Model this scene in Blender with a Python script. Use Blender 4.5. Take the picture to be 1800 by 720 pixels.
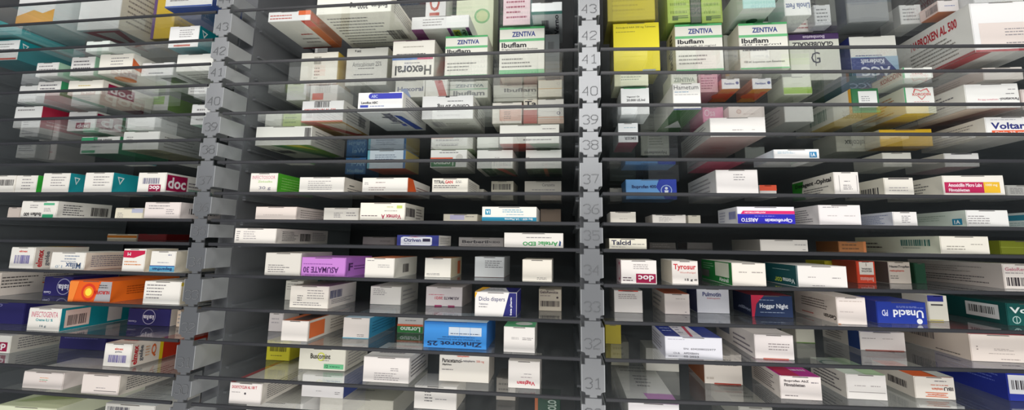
import bpy, bmesh, math, random
from mathutils import Vector, Matrix
random.seed(7)
scn = bpy.context.scene
for o in list(bpy.data.objects): bpy.data.objects.remove(o)
COL = scn.collection

# ---------------------------------------------------------------- camera
S = 0.633                      # metres per unit of the camera distance
EYE = 1.45                     # eye height
F_PX, YAW, PITCH, ROLL = 782.54, 0.12339, -0.14213, 0.014046
CX, CY = 900.0, 312.24
def rot(a, b, c):
    Ry = Matrix(((math.cos(a),0,math.sin(a)),(0,1,0),(-math.sin(a),0,math.cos(a))))
    Rx = Matrix(((1,0,0),(0,math.cos(b),-math.sin(b)),(0,math.sin(b),math.cos(b))))
    Rz = Matrix(((math.cos(c),-math.sin(c),0),(math.sin(c),math.cos(c),0),(0,0,1)))
    return Rz @ Rx @ Ry
MR = rot(YAW, PITCH, ROLL)     # rows: right, down, forward in (X, down, depth)
def to_w(v): return Vector((v[0], v[2], -v[1]))
CAM = Vector((-0.05381*S, -1.0*S, EYE))
r_, d_, f_ = to_w(MR[0]), to_w(MR[1]), to_w(MR[2])
cd = bpy.data.cameras.new('camera'); cam = bpy.data.objects.new('camera', cd); COL.objects.link(cam)
m = Matrix.Identity(4)
for i in range(3):
    m[i][0], m[i][1], m[i][2], m[i][3] = r_[i], -d_[i], -f_[i], CAM[i]
cam.matrix_world = m
cd.sensor_fit = 'HORIZONTAL'; cd.sensor_width = 36; cd.lens = F_PX/1800*36
cd.shift_y = (CY-360)/1800; cd.clip_start = 0.01; cd.clip_end = 50
scn.camera = cam
def ray(px, py):
    return (r_*((px-CX)/F_PX) + d_*((py-CY)/F_PX) + f_)
def on_z(px, py, z):
    d = ray(px, py); t = (z-CAM.z)/d.z
    return CAM + d*t
def on_y(px, py, y):
    d = ray(px, py); t = (y-CAM.y)/d.y
    return CAM + d*t

# ---------------------------------------------------------------- light and colour
scn.view_settings.view_transform = 'Standard'; scn.view_settings.look = 'None'
scn.view_settings.gamma = 1; scn.view_settings.use_curve_mapping = False
scn.view_settings.exposure = -0.16
scn.cycles.transparent_max_bounces = 40
scn.cycles.max_bounces = 10
w = bpy.data.worlds.new('world'); scn.world = w; w.use_nodes = True
w.node_tree.nodes['Background'].inputs[0].default_value = (0.80, 0.88, 1.0, 1)
w.node_tree.nodes['Background'].inputs[1].default_value = 0.22
def area(name, loc, target, sx, sy, power, col):
    l = bpy.data.lights.new(name, 'AREA'); l.shape = 'RECTANGLE'; l.size = sx; l.size_y = sy
    l.energy = power; l.color = col
    o = bpy.data.objects.new(name, l); COL.objects.link(o); o.location = loc
    o.rotation_euler = (Vector(target)-Vector(loc)).to_track_quat('-Z', 'Y').to_euler()
    return o
area('ceiling_tube_light', (-0.1, -1.8, 2.5), (0, 0.1, 1.6), 2.8, 1.2, 12, (1, 0.975, 0.94))
area('upper_fill_light', (0.0, -1.0, 2.05), (0, 0.1, 1.8), 2.8, 0.5, 15, (1, 0.97, 0.93))  # added fill to lift the upper rows, no known lamp there
area('low_fill_light', (0.05, -0.95, 0.45), (0, 0.0, 1.9), 2.6, 0.7, 23, (1, 0.965, 0.92))  # added fill from below for the carton undersides, not a real lamp

# ---------------------------------------------------------------- materials
MATS = {}
def srgb(h):
    if isinstance(h, str):
        h = h.lstrip('#'); v = [int(h[i:i+2], 16)/255 for i in (0, 2, 4)]
    else: v = h
    return [c/12.92 if c <= .04045 else ((c+.055)/1.055)**2.4 for c in v]
def mat(h, rough=0.42, metal=0.0, name=None, spec=0.4, vary=0.03):
    key = (h, rough, metal)
    if key in MATS: return MATS[key]
    M = bpy.data.materials.new(name or 'printed_card'); M.use_nodes = True
    nt = M.node_tree; b = nt.nodes['Principled BSDF']
    c = srgb(h)
    nz = nt.nodes.new('ShaderNodeTexNoise'); nz.inputs['Scale'].default_value = 14; nz.inputs['Detail'].default_value = 3
    tc = nt.nodes.new('ShaderNodeTexCoord'); nt.links.new(tc.outputs['Object'], nz.inputs['Vector'])
    rm = nt.nodes.new('ShaderNodeMapRange'); rm.inputs[3].default_value = 1-vary; rm.inputs[4].default_value = 1+vary
    nt.links.new(nz.outputs['Fac'], rm.inputs[0])
    mx = nt.nodes.new('ShaderNodeVectorMath'); mx.operation = 'SCALE'; mx.inputs[0].default_value = c
    nt.links.new(rm.outputs[0], mx.inputs['Scale']); nt.links.new(mx.outputs[0], b.inputs['Base Color'])
    b.inputs['Roughness'].default_value = rough; b.inputs['Metallic'].default_value = metal
    b.inputs['Specular IOR Level'].default_value = spec
    MATS[key] = M; return M
def glass_mat():
    M = bpy.data.materials.new('shelf_glass'); M.use_nodes = True; nt = M.node_tree
    for n in list(nt.nodes): nt.nodes.remove(n)
    out = nt.nodes.new('ShaderNodeOutputMaterial')
    tr = nt.nodes.new('ShaderNodeBsdfTransparent'); tr.inputs[0].default_value = (0.985, 0.993, 0.99, 1)
    gl = nt.nodes.new('ShaderNodeBsdfGlossy'); gl.inputs['Roughness'].default_value = 0.035
    gl.inputs[0].default_value = (0.95, 0.97, 1, 1)
    lw = nt.nodes.new('ShaderNodeLayerWeight'); lw.inputs[0].default_value = 0.5
    pw = nt.nodes.new('ShaderNodeMath'); pw.operation = 'POWER'; pw.inputs[1].default_value = 4.6
    ma = nt.nodes.new('ShaderNodeMath'); ma.operation = 'MULTIPLY_ADD'; ma.inputs[1].default_value = 0.8; ma.inputs[2].default_value = 0.02
    mx = nt.nodes.new('ShaderNodeMixShader')
    nt.links.new(lw.outputs['Facing'], pw.inputs[0]); nt.links.new(pw.outputs[0], ma.inputs[0])
    nt.links.new(ma.outputs[0], mx.inputs[0]); nt.links.new(tr.outputs[0], mx.inputs[1]); nt.links.new(gl.outputs[0], mx.inputs[2])
    # milky reflection veil, put in as a faint diffuse film
    df = nt.nodes.new('ShaderNodeBsdfDiffuse'); df.inputs[0].default_value = (0.75, 0.78, 0.80, 1)
    m2 = nt.nodes.new('ShaderNodeMixShader')
    nz = nt.nodes.new('ShaderNodeTexNoise'); nz.inputs['Scale'].default_value = 9; nz.inputs['Detail'].default_value = 4
    tc = nt.nodes.new('ShaderNodeTexCoord'); mp = nt.nodes.new('ShaderNodeMapping'); mp.inputs['Scale'].default_value = (6, 1.0, 1)
    nt.links.new(tc.outputs['Object'], mp.inputs[0]); nt.links.new(mp.outputs[0], nz.inputs['Vector'])
    mr = nt.nodes.new('ShaderNodeMapRange'); mr.inputs[1].default_value = .35; mr.inputs[2].default_value = .75
    mr.inputs[3].default_value = 0.008; mr.inputs[4].default_value = 0.04
    nt.links.new(nz.outputs['Fac'], mr.inputs[0]); nt.links.new(mr.outputs[0], m2.inputs[0])
    nt.links.new(mx.outputs[0], m2.inputs[1]); nt.links.new(df.outputs[0], m2.inputs[2])
    nt.links.new(m2.outputs[0], out.inputs[0])
    return M
GLASS = glass_mat()
RIM = mat('#36373b', 0.4, 0.0, 'shelf_rim_plastic')
STEEL = mat('#929497', 0.42, 0.85, 'painted_steel')
STEEL_LIT = mat('#b2b5b8', 0.4, 0.3, 'lightened_flange_steel')  # post steel again, lightened and less metallic to imitate light on the flanges
STEEL2 = mat('#707276', 0.5, 0.1, 'partition_steel', vary=.08)
DARK = mat('#15161a', 0.6, 0.0, 'dark_back_panel', vary=.15)
FLOORM = mat('#b4b2ae', 0.5, 0.0, 'grey_floor_vinyl', vary=.1)

# ---------------------------------------------------------------- mesh helpers
def link(name, bm, mats, parent=None, smooth=False):
    me = bpy.data.meshes.new(name); bm.normal_update(); bm.to_mesh(me); bm.free()
    for mm in (mats if isinstance(mats, list) else [mats]): me.materials.append(mm)
    if smooth:
        for p in me.polygons: p.use_smooth = True
    o = bpy.data.objects.new(name, me); COL.objects.link(o)
    if parent: o.parent = parent
    return o
def tag(o, label, cat, group=None):
    o['label'] = label; o['category'] = cat
    if group: o['group'] = group
def empty(name, loc):
    o = bpy.data.objects.new(name, None); o.location = loc; o.empty_display_size = .02; COL.objects.link(o); return o
def bx(bm, x0, x1, y0, y1, z0, z1, bev=0, mi=0):
    vs = [bm.verts.new((x, y, z)) for x in (x0, x1) for y in (y0, y1) for z in (z0, z1)]
    fs = []
    for q in ((0,1,3,2),(4,6,7,5),(0,4,5,1),(2,3,7,6),(0,2,6,4),(1,5,7,3)):
        f = bm.faces.new([vs[i] for i in q]); f.material_index = mi; fs.append(f)
    if bev:
        es = list({e for f in fs for e in f.edges})
        bmesh.ops.bevel(bm, geom=es, offset=bev, segments=2, affect='EDGES', profile=.6)
def prism(bm, pts, a, b, plane='xz'):
    """extrude a 2D outline between a and b along the third axis"""
    def P(u, v, w): return (u, w, v) if plane == 'xz' else (u, v, w)
    lo = [bm.verts.new(P(u, v, a)) for u, v in pts]; hi = [bm.verts.new(P(u, v, b)) for u, v in pts]
    bm.faces.new(lo); bm.faces.new(hi[::-1])
    n = len(pts)
    for i in range(n):
        bm.faces.new((lo[i], hi[i], hi[(i+1) % n], lo[(i+1) % n]))
    bmesh.ops.recalc_face_normals(bm, faces=bm.faces[:])

# ---------------------------------------------------------------- the rack
H = {-4:-.86,-3:-.652,-2:-.5916,-1:-.514,0:-.4474,1:-.3896,2:-.3126,3:-.2451,4:-.1864,5:-.1085,6:-.0417,7:.0163,8:.0909,9:.1685,10:.2446,11:.3239,12:.384,13:.459,14:.53}
WU = .9483
XP = {'left': -WU*S, 'middle': 0.0}         # the two posts
HL, HR = .01805, .07026
GT = .0042                                   # glass thickness
def zrow(i): return EYE - H[i]*S             # centre of the glass
def ztop(i): return zrow(i) + GT/2
def yfront(x):
    if x < XP['left']: return HL*(XP['left']-x)
    if x > 0: return HR*x
    return 0.0
PW = .0155                                   # half width of a post
DEPTH = .46
XL, XR = on_y(-235, 400, 0.0).x, 1.10
BAY = {'left': (XL+.001, XP['left']-PW-.001), 'middle': (XP['left']+PW+.001, -PW-.001), 'right': (PW+.001, XR)}

for nm, pts in (('wall_back', None),):
    bm = bmesh.new(); bx(bm, XL-.6, XR+.3, DEPTH+.004, DEPTH+.03, 0, 2.8); o = link(nm, bm, DARK); o['kind'] = 'structure'
bm = bmesh.new(); bx(bm, -3, 3, -3.2, 1, -.02, 0); o = link('floor', bm, FLOORM); o['kind'] = 'structure'
bm = bmesh.new(); bx(bm, -3, 3, -3.2, 1, 2.8, 2.82); o = link('ceiling', bm, mat('#d8d8d4', .8, 0, 'ceiling_board')); o['kind'] = 'structure'

# dotted digits, on a 4 x 6 grid
DIG = {'0': [[(0,5),(1,6),(3,6),(4,5),(4,1),(3,0),(1,0),(0,1),(0,5)]], '1': [[(1,5),(2.4,6),(2.4,0)],[(1,0),(4,0)]],
 '2': [[(0,5),(1,6),(3,6),(4,5),(4,4),(0,1),(0,0),(4,0)]], '3': [[(0,5.2),(1,6),(3,6),(4,5),(4,4),(2.8,3.1),(4,2.2),(4,1),(3,0),(1,0),(0,.8)]],
 '4': [[(3,0),(3,6),(0,2),(4,2)]], '5': [[(4,6),(.3,6),(.2,3.4),(3,3.6),(4,2.6),(4,1),(3,0),(1,0),(0,.8)]],
 '6': [[(3.6,6),(1.4,5.4),(0,3),(0,1),(1,0),(3,0),(4,1),(4,2.4),(3,3.3),(1,3.2)]], '7': [[(0,6),(4,6),(1.6,0)]],
 '8': [[(1,3.2),(0,4.1),(0,5.2),(1,6),(3,6),(4,5.2),(4,4.1),(3,3.2),(1,3.2),(0,2.3),(0,1),(1,0),(3,0),(4,1),(4,2.3),(3,3.2)]],
 '9': [[(.4,0),(2.6,.6),(4,3),(4,5),(3,6),(1,6),(0,5),(0,3.7),(1,2.8),(3,2.8),(4,3.6)]]}
def dots(bm, s, x, z, cw, ch, y, r, step):
    for k, c in enumerate(s):
        ox = x + k*(cw*1.28)
        for pl in DIG[c]:
            for (a, b), (c2, d2) in zip(pl, pl[1:]):
                L = math.hypot((c2-a)*cw/4, (d2-b)*ch/6); n = max(1, round(L/step))
                for j in range(n):
                    t = j/n; px = ox+(a+(c2-a)*t)*cw/4; pz = z+(b+(d2-b)*t)*ch/6
                    bmesh.ops.create_uvsphere(bm, u_segments=6, v_segments=4, radius=r, matrix=Matrix.Translation((px, y, pz)) @ Matrix.Diagonal((1, .7, 1, 1)))
MM = .81e-3
def build_post(which, label):
    X = XP[which]
    root = empty('shelf_post', (X, 0, zrow(13)))
    tag(root, label, 'shelf post', 'numbered shelf posts')
    base = Vector(root.location)
    for i in range(-3, 13):                  # plate hangs between shelf i and shelf i+1
        t, b = zrow(i), zrow(i+1)
        n = str(41-i) if i < 12 else '29'
        z0 = b - base.z; z1 = t - base.z
        P = [(-6,3),(6,3),(6,7),(12,7),(13.5,11),(18.5,12.5),(18.5,'s'),(13.5,'s'),(13.5,'t'),(-13.5,'t'),(-13.5,'s'),(-18.5,'s'),(-18.5,12.5),(-13.5,11),(-12,7),(-6,7)]
        pts = []
        for u, v in P:
            zz = z1-7*MM if v == 's' else (z1+2.5*MM if v == 't' else z0+v*MM)
            pts.append((u*MM, zz))
        bm = bmesh.new(); prism(bm, pts, -.0015, .0003)
        bmesh.ops.bevel(bm, geom=[e for e in bm.edges if abs(e.verts[0].co.y-e.verts[1].co.y) < 1e-6 and e.verts[0].co.y < -.001], offset=.0005, segments=2, affect='EDGES')
        pl = link('number_plate', bm, STEEL, root)
        for sx in (-1, 1):
            bm = bmesh.new()
            xo = sx*PW
            bx(bm, min(xo, xo-sx*.0012), max(xo, xo-sx*.0012), -.0012, .052, z0+12.5*MM, z1-7.5*MM)
            link('side_flange', bm, STEEL_LIT, pl)
        bm = bmesh.new()
        dots(bm, n, -.0105, z0+.0138, .0092, .0128, -.0021, .00072, .0017)
        nb = link('embossed_number', bm, STEEL, pl, True)
    bm = bmesh.new(); bx(bm, -.004, .004, .0008, .0075, -.02, zrow(-4)-base.z); link('rear_rail', bm, STEEL2, root)
build_post('left', 'grey metal post of number plates between left and middle bays')
build_post('middle', 'grey metal post of number plates between middle and right bays')
for nm, X, lab in (('left', XP['left'], 'grey steel partition behind the left numbered post'), ('middle', 0.0, 'grey steel partition behind the middle numbered post'), ('edge', XL-PW, 'grey steel partition closing the left bay at photo edge'), ('far', XR+PW+.001, None)):
    if lab is None: continue
    y0 = .056 if nm != 'edge' else .03
    bm = bmesh.new(); bx(bm, X-.0145, X+.0145, y0, DEPTH, zrow(14), zrow(-4))
    p = link('partition_panel', bm, STEEL2)
    tag(p, lab, 'partition', 'steel partitions between the bays')
    for i in range(-3, 14):
        bm = bmesh.new()
        for sx in (-1, 1):
            xa = X+sx*.0145; xb = X+sx*.020
            bx(bm, min(xa, xb), max(xa, xb), y0+.01, DEPTH-.01, zrow(i)-GT/2-.0035, zrow(i)-GT/2-.0004)
        link('shelf_ledge', bm, STEEL2, p)

for bay, (xa, xb) in BAY.items():
    for i in range(-3, 14):
        if i in (-3, -1) and bay != 'left': continue
        z = zrow(i); ya, yb = yfront(xa), yfront(xb)
        root = empty('glass_shelf', ((xa+xb)/2, 0, z))
        n = 41-i
        tag(root, f'clear glass shelf with grey front rim, directly above number {n}, {bay} bay', 'glass shelf', 'glass shelves of the storage rack')
        ox = (xa+xb)/2
        bm = bmesh.new(); prism(bm, [(xa-ox, ya+.003), (xb-ox, yb+.003), (xb-ox, DEPTH-.002), (xa-ox, DEPTH-.002)], -GT/2, GT/2, 'xy')
        link('glass_pane', bm, GLASS, root)
        bm = bmesh.new(); prism(bm, [(xa-ox, ya), (xb-ox, yb), (xb-ox, yb+.0032), (xa-ox, ya+.0032)], -.0026, .0022, 'xy')
        es = [e for e in bm.edges if abs(e.verts[0].co.x-e.verts[1].co.x) > .1]
        bmesh.ops.bevel(bm, geom=es, offset=.0009, segments=3, affect='EDGES')
        link('front_rim', bm, RIM, root)

# ---------------------------------------------------------------- cartons
def face_map(face, w, l, h):
    """returns function (u,v,off)->xyz, width, height; image-upright for every face"""
    if face == 'F': return (lambda u, v, o: (-w/2+u*w, -o, v*h)), w, h
    if face == 'R': return (lambda u, v, o: (w/2+o, u*l, v*h)), l, h
    if face == 'L': return (lambda u, v, o: (-w/2-o, l-u*l, v*h)), l, h
    if face == 'T': return (lambda u, v, o: (-w/2+u*w, v*l, h+o)), w, l
    if face == 'B': return (lambda u, v, o: (-w/2+u*w, l-v*l, -o)), w, l
TXT = {}
def text_geo(s, bold):
    k = (s, bold)
    if k in TXT: return TXT[k]
    c = bpy.data.curves.new('t', 'FONT'); c.body = s; c.resolution_u = 2; c.offset = .028 if bold else 0.0
    o = bpy.data.objects.new('t', c); COL.objects.link(o)
    dg = bpy.context.evaluated_depsgraph_get(); me = o.evaluated_get(dg).to_mesh()
    V = [tuple(v.co[:2]) for v in me.vertices]; Fc = [tuple(p.vertices) for p in me.polygons]
    o.evaluated_get(dg).to_mesh_clear(); bpy.data.objects.remove(o); bpy.data.curves.remove(c)
    x0 = min(v[0] for v in V); x1 = max(v[0] for v in V); y0 = min(v[1] for v in V); y1 = max(v[1] for v in V)
    V = [((a-x0)/(x1-x0), (b-y0)/(y1-y0)) for a, b in V]
    TXT[k] = (V, Fc); return TXT[k]
class Group:
    def __init__(s): s.v = []; s.f = []; s.m = []; s.mats = []
    def mi(s, c):
        M = mat(c)
        if M not in s.mats: s.mats.append(M)
        return s.mats.index(M)
    def poly(s, pts, c):
        n = len(s.v); s.v += pts; s.f.append(tuple(range(n, n+len(pts)))); s.m.append(s.mi(c))
    def build(s, name, parent):
        me = bpy.data.meshes.new(name); me.from_pydata(s.v, [], s.f); me.update()
        for mm in s.mats: me.materials.append(mm)
        for p, k in zip(me.polygons, s.m): p.material_index = k
        o = bpy.data.objects.new(name, me); COL.objects.link(o); o.parent = parent; return o
CART = []
GREY = '#9b9798'
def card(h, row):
    # brightens pale upper-row card: colours held noted shade, and those rows render dim
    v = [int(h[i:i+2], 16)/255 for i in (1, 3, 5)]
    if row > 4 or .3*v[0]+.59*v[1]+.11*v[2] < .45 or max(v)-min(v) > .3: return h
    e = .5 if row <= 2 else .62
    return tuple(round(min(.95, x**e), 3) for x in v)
def carton(bay, row, x0, x1, yt, yb, ln, desc, body='#e9e6e0', faces=None, deco=(), yaw=0):  # body and face colours hold noted shade, strongest on deep cartons
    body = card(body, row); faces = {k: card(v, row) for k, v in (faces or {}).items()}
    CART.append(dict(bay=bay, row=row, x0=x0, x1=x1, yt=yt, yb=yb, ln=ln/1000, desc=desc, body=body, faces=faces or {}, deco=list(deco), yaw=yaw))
W, CR, LG, PK = '#eeebe4', '#e6dfcb', '#cfcdc8', '#e4d8d2'
NV, TEAL, CRIM, RED, ORG, GRN, LIME, YEL, BLU, PUR, BK = '#1f2470', '#17919a', '#9c0f45', '#c8202c', '#e8641c', '#2f9e55', '#7cc522', '#ecd824', '#1c6fc4', '#c48ad6', '#2b2830'
def FL(n=4, c=GREY, u0=.12, u1=.9, v0=.15, v1=.85): return ('l', 'F', u0, v0, u1, v1, n, c)
def SL(f='R', n=5, c=GREY, u0=.1, u1=.9, v0=.15, v1=.85): return ('l', f, u0, v0, u1, v1, n, c)
def BC(f, u0, v0, u1, v1, c='#4a4648', bg=None): return ('b', f, u0, v0, u1, v1, c, bg)
def doc(f, u0, v0, u1, v1, r=0): 
    return [('r', f, u0, v0, u1, v1, CRIM), ('t', f, u0+(u1-u0)*.08, v0+(v1-v0)*.14, u1-(u1-u0)*.08, v1-(v1-v0)*.14, 'doc', '#f4eef0', r)]
def zentiva(sub, big, foot=True):
    return [('r','F',0,.955,1,1,'#4fb46c'), ('r','F',0,.69,1,.745,'#6cc083'), ('t','F',.28,.79,.8,.9,'ZENTIVA','#2b3f8c'),
            ('t','F',.05,.56 if big else .575,.6,.67,'Ibuflam','#23222a'), ('t','F',.05,.5,.85,.545,sub,'#34333a',0,0),
            ('l','F',.06,.12,.75,.36,3,'#8c8a86'), ('r','F',0,0,1,.03,'#63b67a')]
L, M, R = 'left', 'middle', 'right'
K = carton
# ---- left bay
K(L,-3,27,92,-38,42,110,'tall white carton with yellow orange swoosh',W,{'R':'#dfe6ea'},[('p','F',[(0,.04),(1,.02),(1,.3),(.7,.22),(.45,.3),(0,.18)],'#f0b040'),('r','F',0,0,1,.04,'#e79a2c'),('r','R',.85,.05,.95,.95,'#9aa6c4')])
K(L,-3,135,207,-38,52,140,'tall white carton with red triangle underneath',W,{'R':'#e6e0d0','B':'#e9ebe8'},[SL('R',7,'#a09a98'),('p','B',[(.05,.95),(.95,.95),(.55,.2)],'#b8243c'),('p','B',[(.3,.9),(.75,.9),(.55,.45)],'#ece8e4')])
K(L,-3,290,372,-17,12,90,'white carton with blue side and underside',W,{'R':'#2c4c9c','B':'#2d55ae'},[('l','F',.1,.3,.6,.8,2,GREY),('r','F',0,0,1,.08,'#2d55ae')])
K(L,-3,264,302,-42,68,80,'yellow carton with purple edge stripe','#e8c22c',{'R':'#e3bd2a','B':'#d8b22a'},[('r','F',0,0,.14,1,'#6c4a8a'),('l','R',.1,.1,.8,.5,5,'#b8902a')])
K(L,-2,-90,-4,38,53,150,'teal carton with pale front',W,{'R':'#58b0b4','B':'#58b0b4'},[('p','B',[(.5,.4),(.8,.5),(.7,.1)],'#b03a5c')])
K(L,-1,-32,29,71,106,110,'white carton with teal side and red line',W,{'R':TEAL,'B':'#16808a'},[FL(4,v0=.35),('r','F',.3,.02,.98,.1,'#c8503c'),('p','R',[(.04,.86),(.14,.8),(.08,.5)],'#e8f2f2'),('p','R',[(.055,.79),(.12,.76),(.08,.6)],TEAL),('r','F',0,.97,1,1,TEAL)])
K(L,-1,295,347,46,83,110,'small white carton with teal triangle side',W,{'R':'#10858e','B':'#187e88'},[FL(4,v0=.45,u0=.35),('r','F',.2,.04,.75,.12,'#c8553e'),('p','R',[(.05,.86),(.17,.8),(.1,.5)],'#e8f2f2'),('p','R',[(.07,.79),(.14,.76),(.1,.6)],'#10858e')])
K(L,-1,150,190,72,90,60,'pale green carton far back','#cfe0d4',{},[])
K(L,0,62,100,110,134,60,'grey printed carton with green edge',LG,{'R':'#79b48c'},[FL(3)])
K(L,0,122,163,100,133,60,'grey printed carton with green corner',LG,{'R':'#66a87e'},[FL(4,'#6f6c70')])
K(L,0,172,231,90,129,100,'cream carton with orange arrow on side',CR,{'B':'#e2ddd0'},[FL(3,u0=.35,v0=.4),('p','R',[(.0,.25),(.0,.75),(.35,.1)],'#dd6a34'),('c','B',.35,.7,.16,'#d98a4a')])
K(L,0,247,303,110,133,100,'small white carton with black patch below',W,{},[('l','F',.25,.1,.8,.3,1,'#70707c'),('r','B',.45,.62,.95,.9,'#34343a'),SL('R',4)])
K(L,0,309,373,95,125,80,'cream carton with lined side','#efe8da',{},[SL('R',5),SL('B',3,v0=.5)])
K(L,1,118,178,141,166,120,'cream carton with yellow text line',CR,{'B':'#e6d5b8'},[('l','F',.3,.55,.7,.7,1,'#c8b040')]+doc('R',.1,.15,.6,.85))
K(L,1,64,104,143,168,80,'white carton with green end',LG,{'R':'#3f9e6c'},[FL(3,'#6c6a70')])
K(L,1,31,62,150,178,130,'white carton with green striped underside',W,{'B':'#e4ece4'},[('r','B',.2,.1,.3,.95,GRN),('r','B',.6,.1,.65,.95,GRN)])
K(L,1,248,294,164,194,80,'white carton with lime square',W,{'R':'#9ccc5c'},[('r','F',.35,.4,.85,.92,'#9ecf4c'),FL(2,'#5f8f3a',v0=.5)])
K(L,1,330,366,150,165,60,'pale carton at post',LG,{},[FL(2)])
K(L,2,22,69,187,224,100,'white carton with crimson side',W,{'R':'#b01c3e','B':PK},[('l','F',.1,.75,.8,.92,1,GREY),('l','F',.4,.1,.6,.4,3,'#8a8690'),('l','R',.1,.1,.9,.4,2,'#eac8cc')])
K(L,2,117,165,196,230,110,'white carton with small crimson square',W,{'R':'#e9e2dc','B':'#2f9e6a'},[('l','F',.1,.5,.9,.75,2,'#9fb0c8')]+doc('F',.32,.12,.85,.42,0)+doc('R',.02,.2,.85,.9))
K(L,2,222,270,206,229,50,'plain white low carton',W,{},[])
K(L,2,334,366,183,219,80,'white carton with green underside',W,{'B':'#6fb08a'},[FL(3,u0=.3)])
K(L,3,27,60,250,277,80,'grey white carton with small code print',LG,{'B':PK},[FL(3,'#8a868c',v0=.4)])
K(L,3,62,96,253,281,80,'pinkish white carton',PK,{},[('l','F',.1,.4,.9,.6,1,'#c06a70')])
K(L,3,140,207,240,270,110,'white carton with green stripes and side',W,{'R':'#3fae78','B':'#43a878'},[('r','F',0,.72,.42,.95,'#45b07c'),('t','F',.32,.7,.8,.9,'Ibuflam 600mg','#4a484c',180),('r','F',.05,.05,.4,.2,'#5fb888'),('l','F',.3,.35,.6,.5,1,GREY)])
K(L,3,214,277,231,263,110,'white carton with olive underside',W,{'B':'#c4c08c'},[('l','F',.1,.3,.3,.75,4,GREY),('l','B',.1,.5,.9,.9,3,'#6c6a4a'),SL('R',4,'#a8a6a0')])
K(L,5,-24,23,308,.008,70,'white carton with large barcode',W,{},[BC('F',.3,.4,.95,.75)])
K(L,5,25,62,308,.010,60,'white carton with bright green side',W,{'R':'#33b23c'},[FL(4,u0=.3)])
K(L,5,72,119,304,.008,45,'white carton with teal logo side',W,{'R':'#1797a2'},[FL(4,u0=.32,v0=.3),('p','R',[(.15,.82),(.36,.78),(.24,.42)],'#e8f6f6'),('p','R',[(.19,.76),(.31,.74),(.245,.52)],'#1797a2')])
K(L,5,146,195,303,.008,75,'white carton with wide teal side',W,{'R':'#1797a2'},[FL(4,u0=.32,v0=.3),('p','R',[(.1,.82),(.26,.78),(.17,.42)],'#e8f6f6'),('p','R',[(.13,.76),(.22,.74),(.17,.52)],'#1797a2')])
K(L,5,240,289,303,.006,120,'white carton with large crimson lettered square',W,{},[BC('F',.18,.42,.82,.72,'#5a5a80')]+doc('F',.42,.03,.85,.38,180)+[('r','R',.015,.1,.34,.9,CRIM),('t','R',.035,.22,.32,.8,'doc','#f4eef0'),('l','R',.37,.2,.7,.7,3,'#77707a'),('r','R',.37,.1,.8,.28,'#9ac0ac')])
K(L,6,12,34,364,.03,60,'small pinkish grey carton','#cfc2ba',{},[])
K(L,6,35,98,353,.006,90,'white carton with green bars and barcode side',W,{},[('r','F',.62,.0,.92,.2,'#38a878'),('r','F',.62,.75,.92,.88,'#5cb88c'),('t','F',.1,.08,.58,.3,'Ibuflam 600','#3b393c',180),('l','F',.25,.55,.55,.8,2,GREY),('l','F',.65,.35,.9,.6,3,'#9a9a9a'),SL('R',5,'#55535a',u1=.5),BC('R',.6,.2,.95,.75)])
K(L,6,201,250,365,.03,60,'cream carton with lavender patch',CR,{},[('r','F',.6,.55,1,.95,'#b9bcd0'),('l','F',.1,.1,.35,.6,3,GREY)])
K(L,6,252,315,355,.006,85,'pinkish white carton with lined end','#eae0dc',{},[FL(2,v0=.55,u1=.7),('l','F',.62,.25,.85,.6,3,'#9a9498'),BC('R',.2,.3,.9,.65)])
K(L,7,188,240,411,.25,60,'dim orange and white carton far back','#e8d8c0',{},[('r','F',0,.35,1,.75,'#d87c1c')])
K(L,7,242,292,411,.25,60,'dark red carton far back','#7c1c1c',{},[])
K(L,8,15,57,434,471,85,'white carton with blue barcode, red side word',W,{'R':'#e8e0d6'},[BC('F',.2,.22,.85,.62,'#5a4fa0'),('t','F',.35,.76,.7,.86,'elmex','#d8564a'),('t','R',.04,.05,.15,.88,'elmex',RED,90),('t','R',.18,.1,.28,.8,'gelée','#77787e',90),('r','T',0,.55,1,.8,'#e8c020'),('r','T',0,.8,1,1,'#b8301c')])
K(L,8,87,147,443,475,95,'white carton with upturned slate blue name',W,{'R':'#eadfcf'},[('t','F',.45,.08,.9,.42,'Milax','#5f6f8c',180),('t','F',.16,.1,.36,.28,'1,0','#86a0b8',180,0),('l','F',.4,.55,.9,.88,2,'#8f9cb0'),('l','F',.3,.44,.9,.54,1,'#8f9cb0'),SL('R',6,'#77748c')])
K(L,8,213,252,437,477,60,'cream carton with crimson swoosh panel',W,{'R':'#eadfca'},[('p','F',[(.02,.62),(.5,.6),(.98,.78),(.98,.93),(.02,.93)],'#c22048'),('t','F',.2,.7,.35,.84,'M','#f0d8dc',180),('l','F',.1,.25,.9,.5,2,'#d8894a')])
K(L,8,262,306,441,478,90,'cream carton with light blue lettered band',W,{'R':'#e8dfcb'},[('r','F',0,.02,1,.27,'#6ab4da'),('t','F',.12,.07,.9,.25,'Bepanthen','#1c2f6c',180),('r','F',0,.27,1,.31,'#27509c'),('l','F',.3,.42,.9,.5,1,'#9a9cb0'),('l','F',.7,.75,.85,.9,1,'#9a9cb0')])
K(L,9,-70,-4,478,519,115,'beige carton with lined side at photo edge','#e4dad0',{},[('l','R',.02,.3,.5,.85,4,'#55504e'),('l','R',.55,.5,.98,.95,4,'#8a8280'),('r','R',.55,.42,.98,.48,'#d86a34')])
K(L,9,74,124,486,520,80,'navy carton with upturned circle logo','#2a2468',{},[('c','F',.72,.5,.42,'#a8a8c8'),('c','F',.72,.5,.38,'#2a2468'),('t','F',.52,.3,.9,.62,'isla','#e4e4f0',180),('t','F',.05,.12,.3,.25,'Cassis','#c4c4dc',180)])
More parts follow.
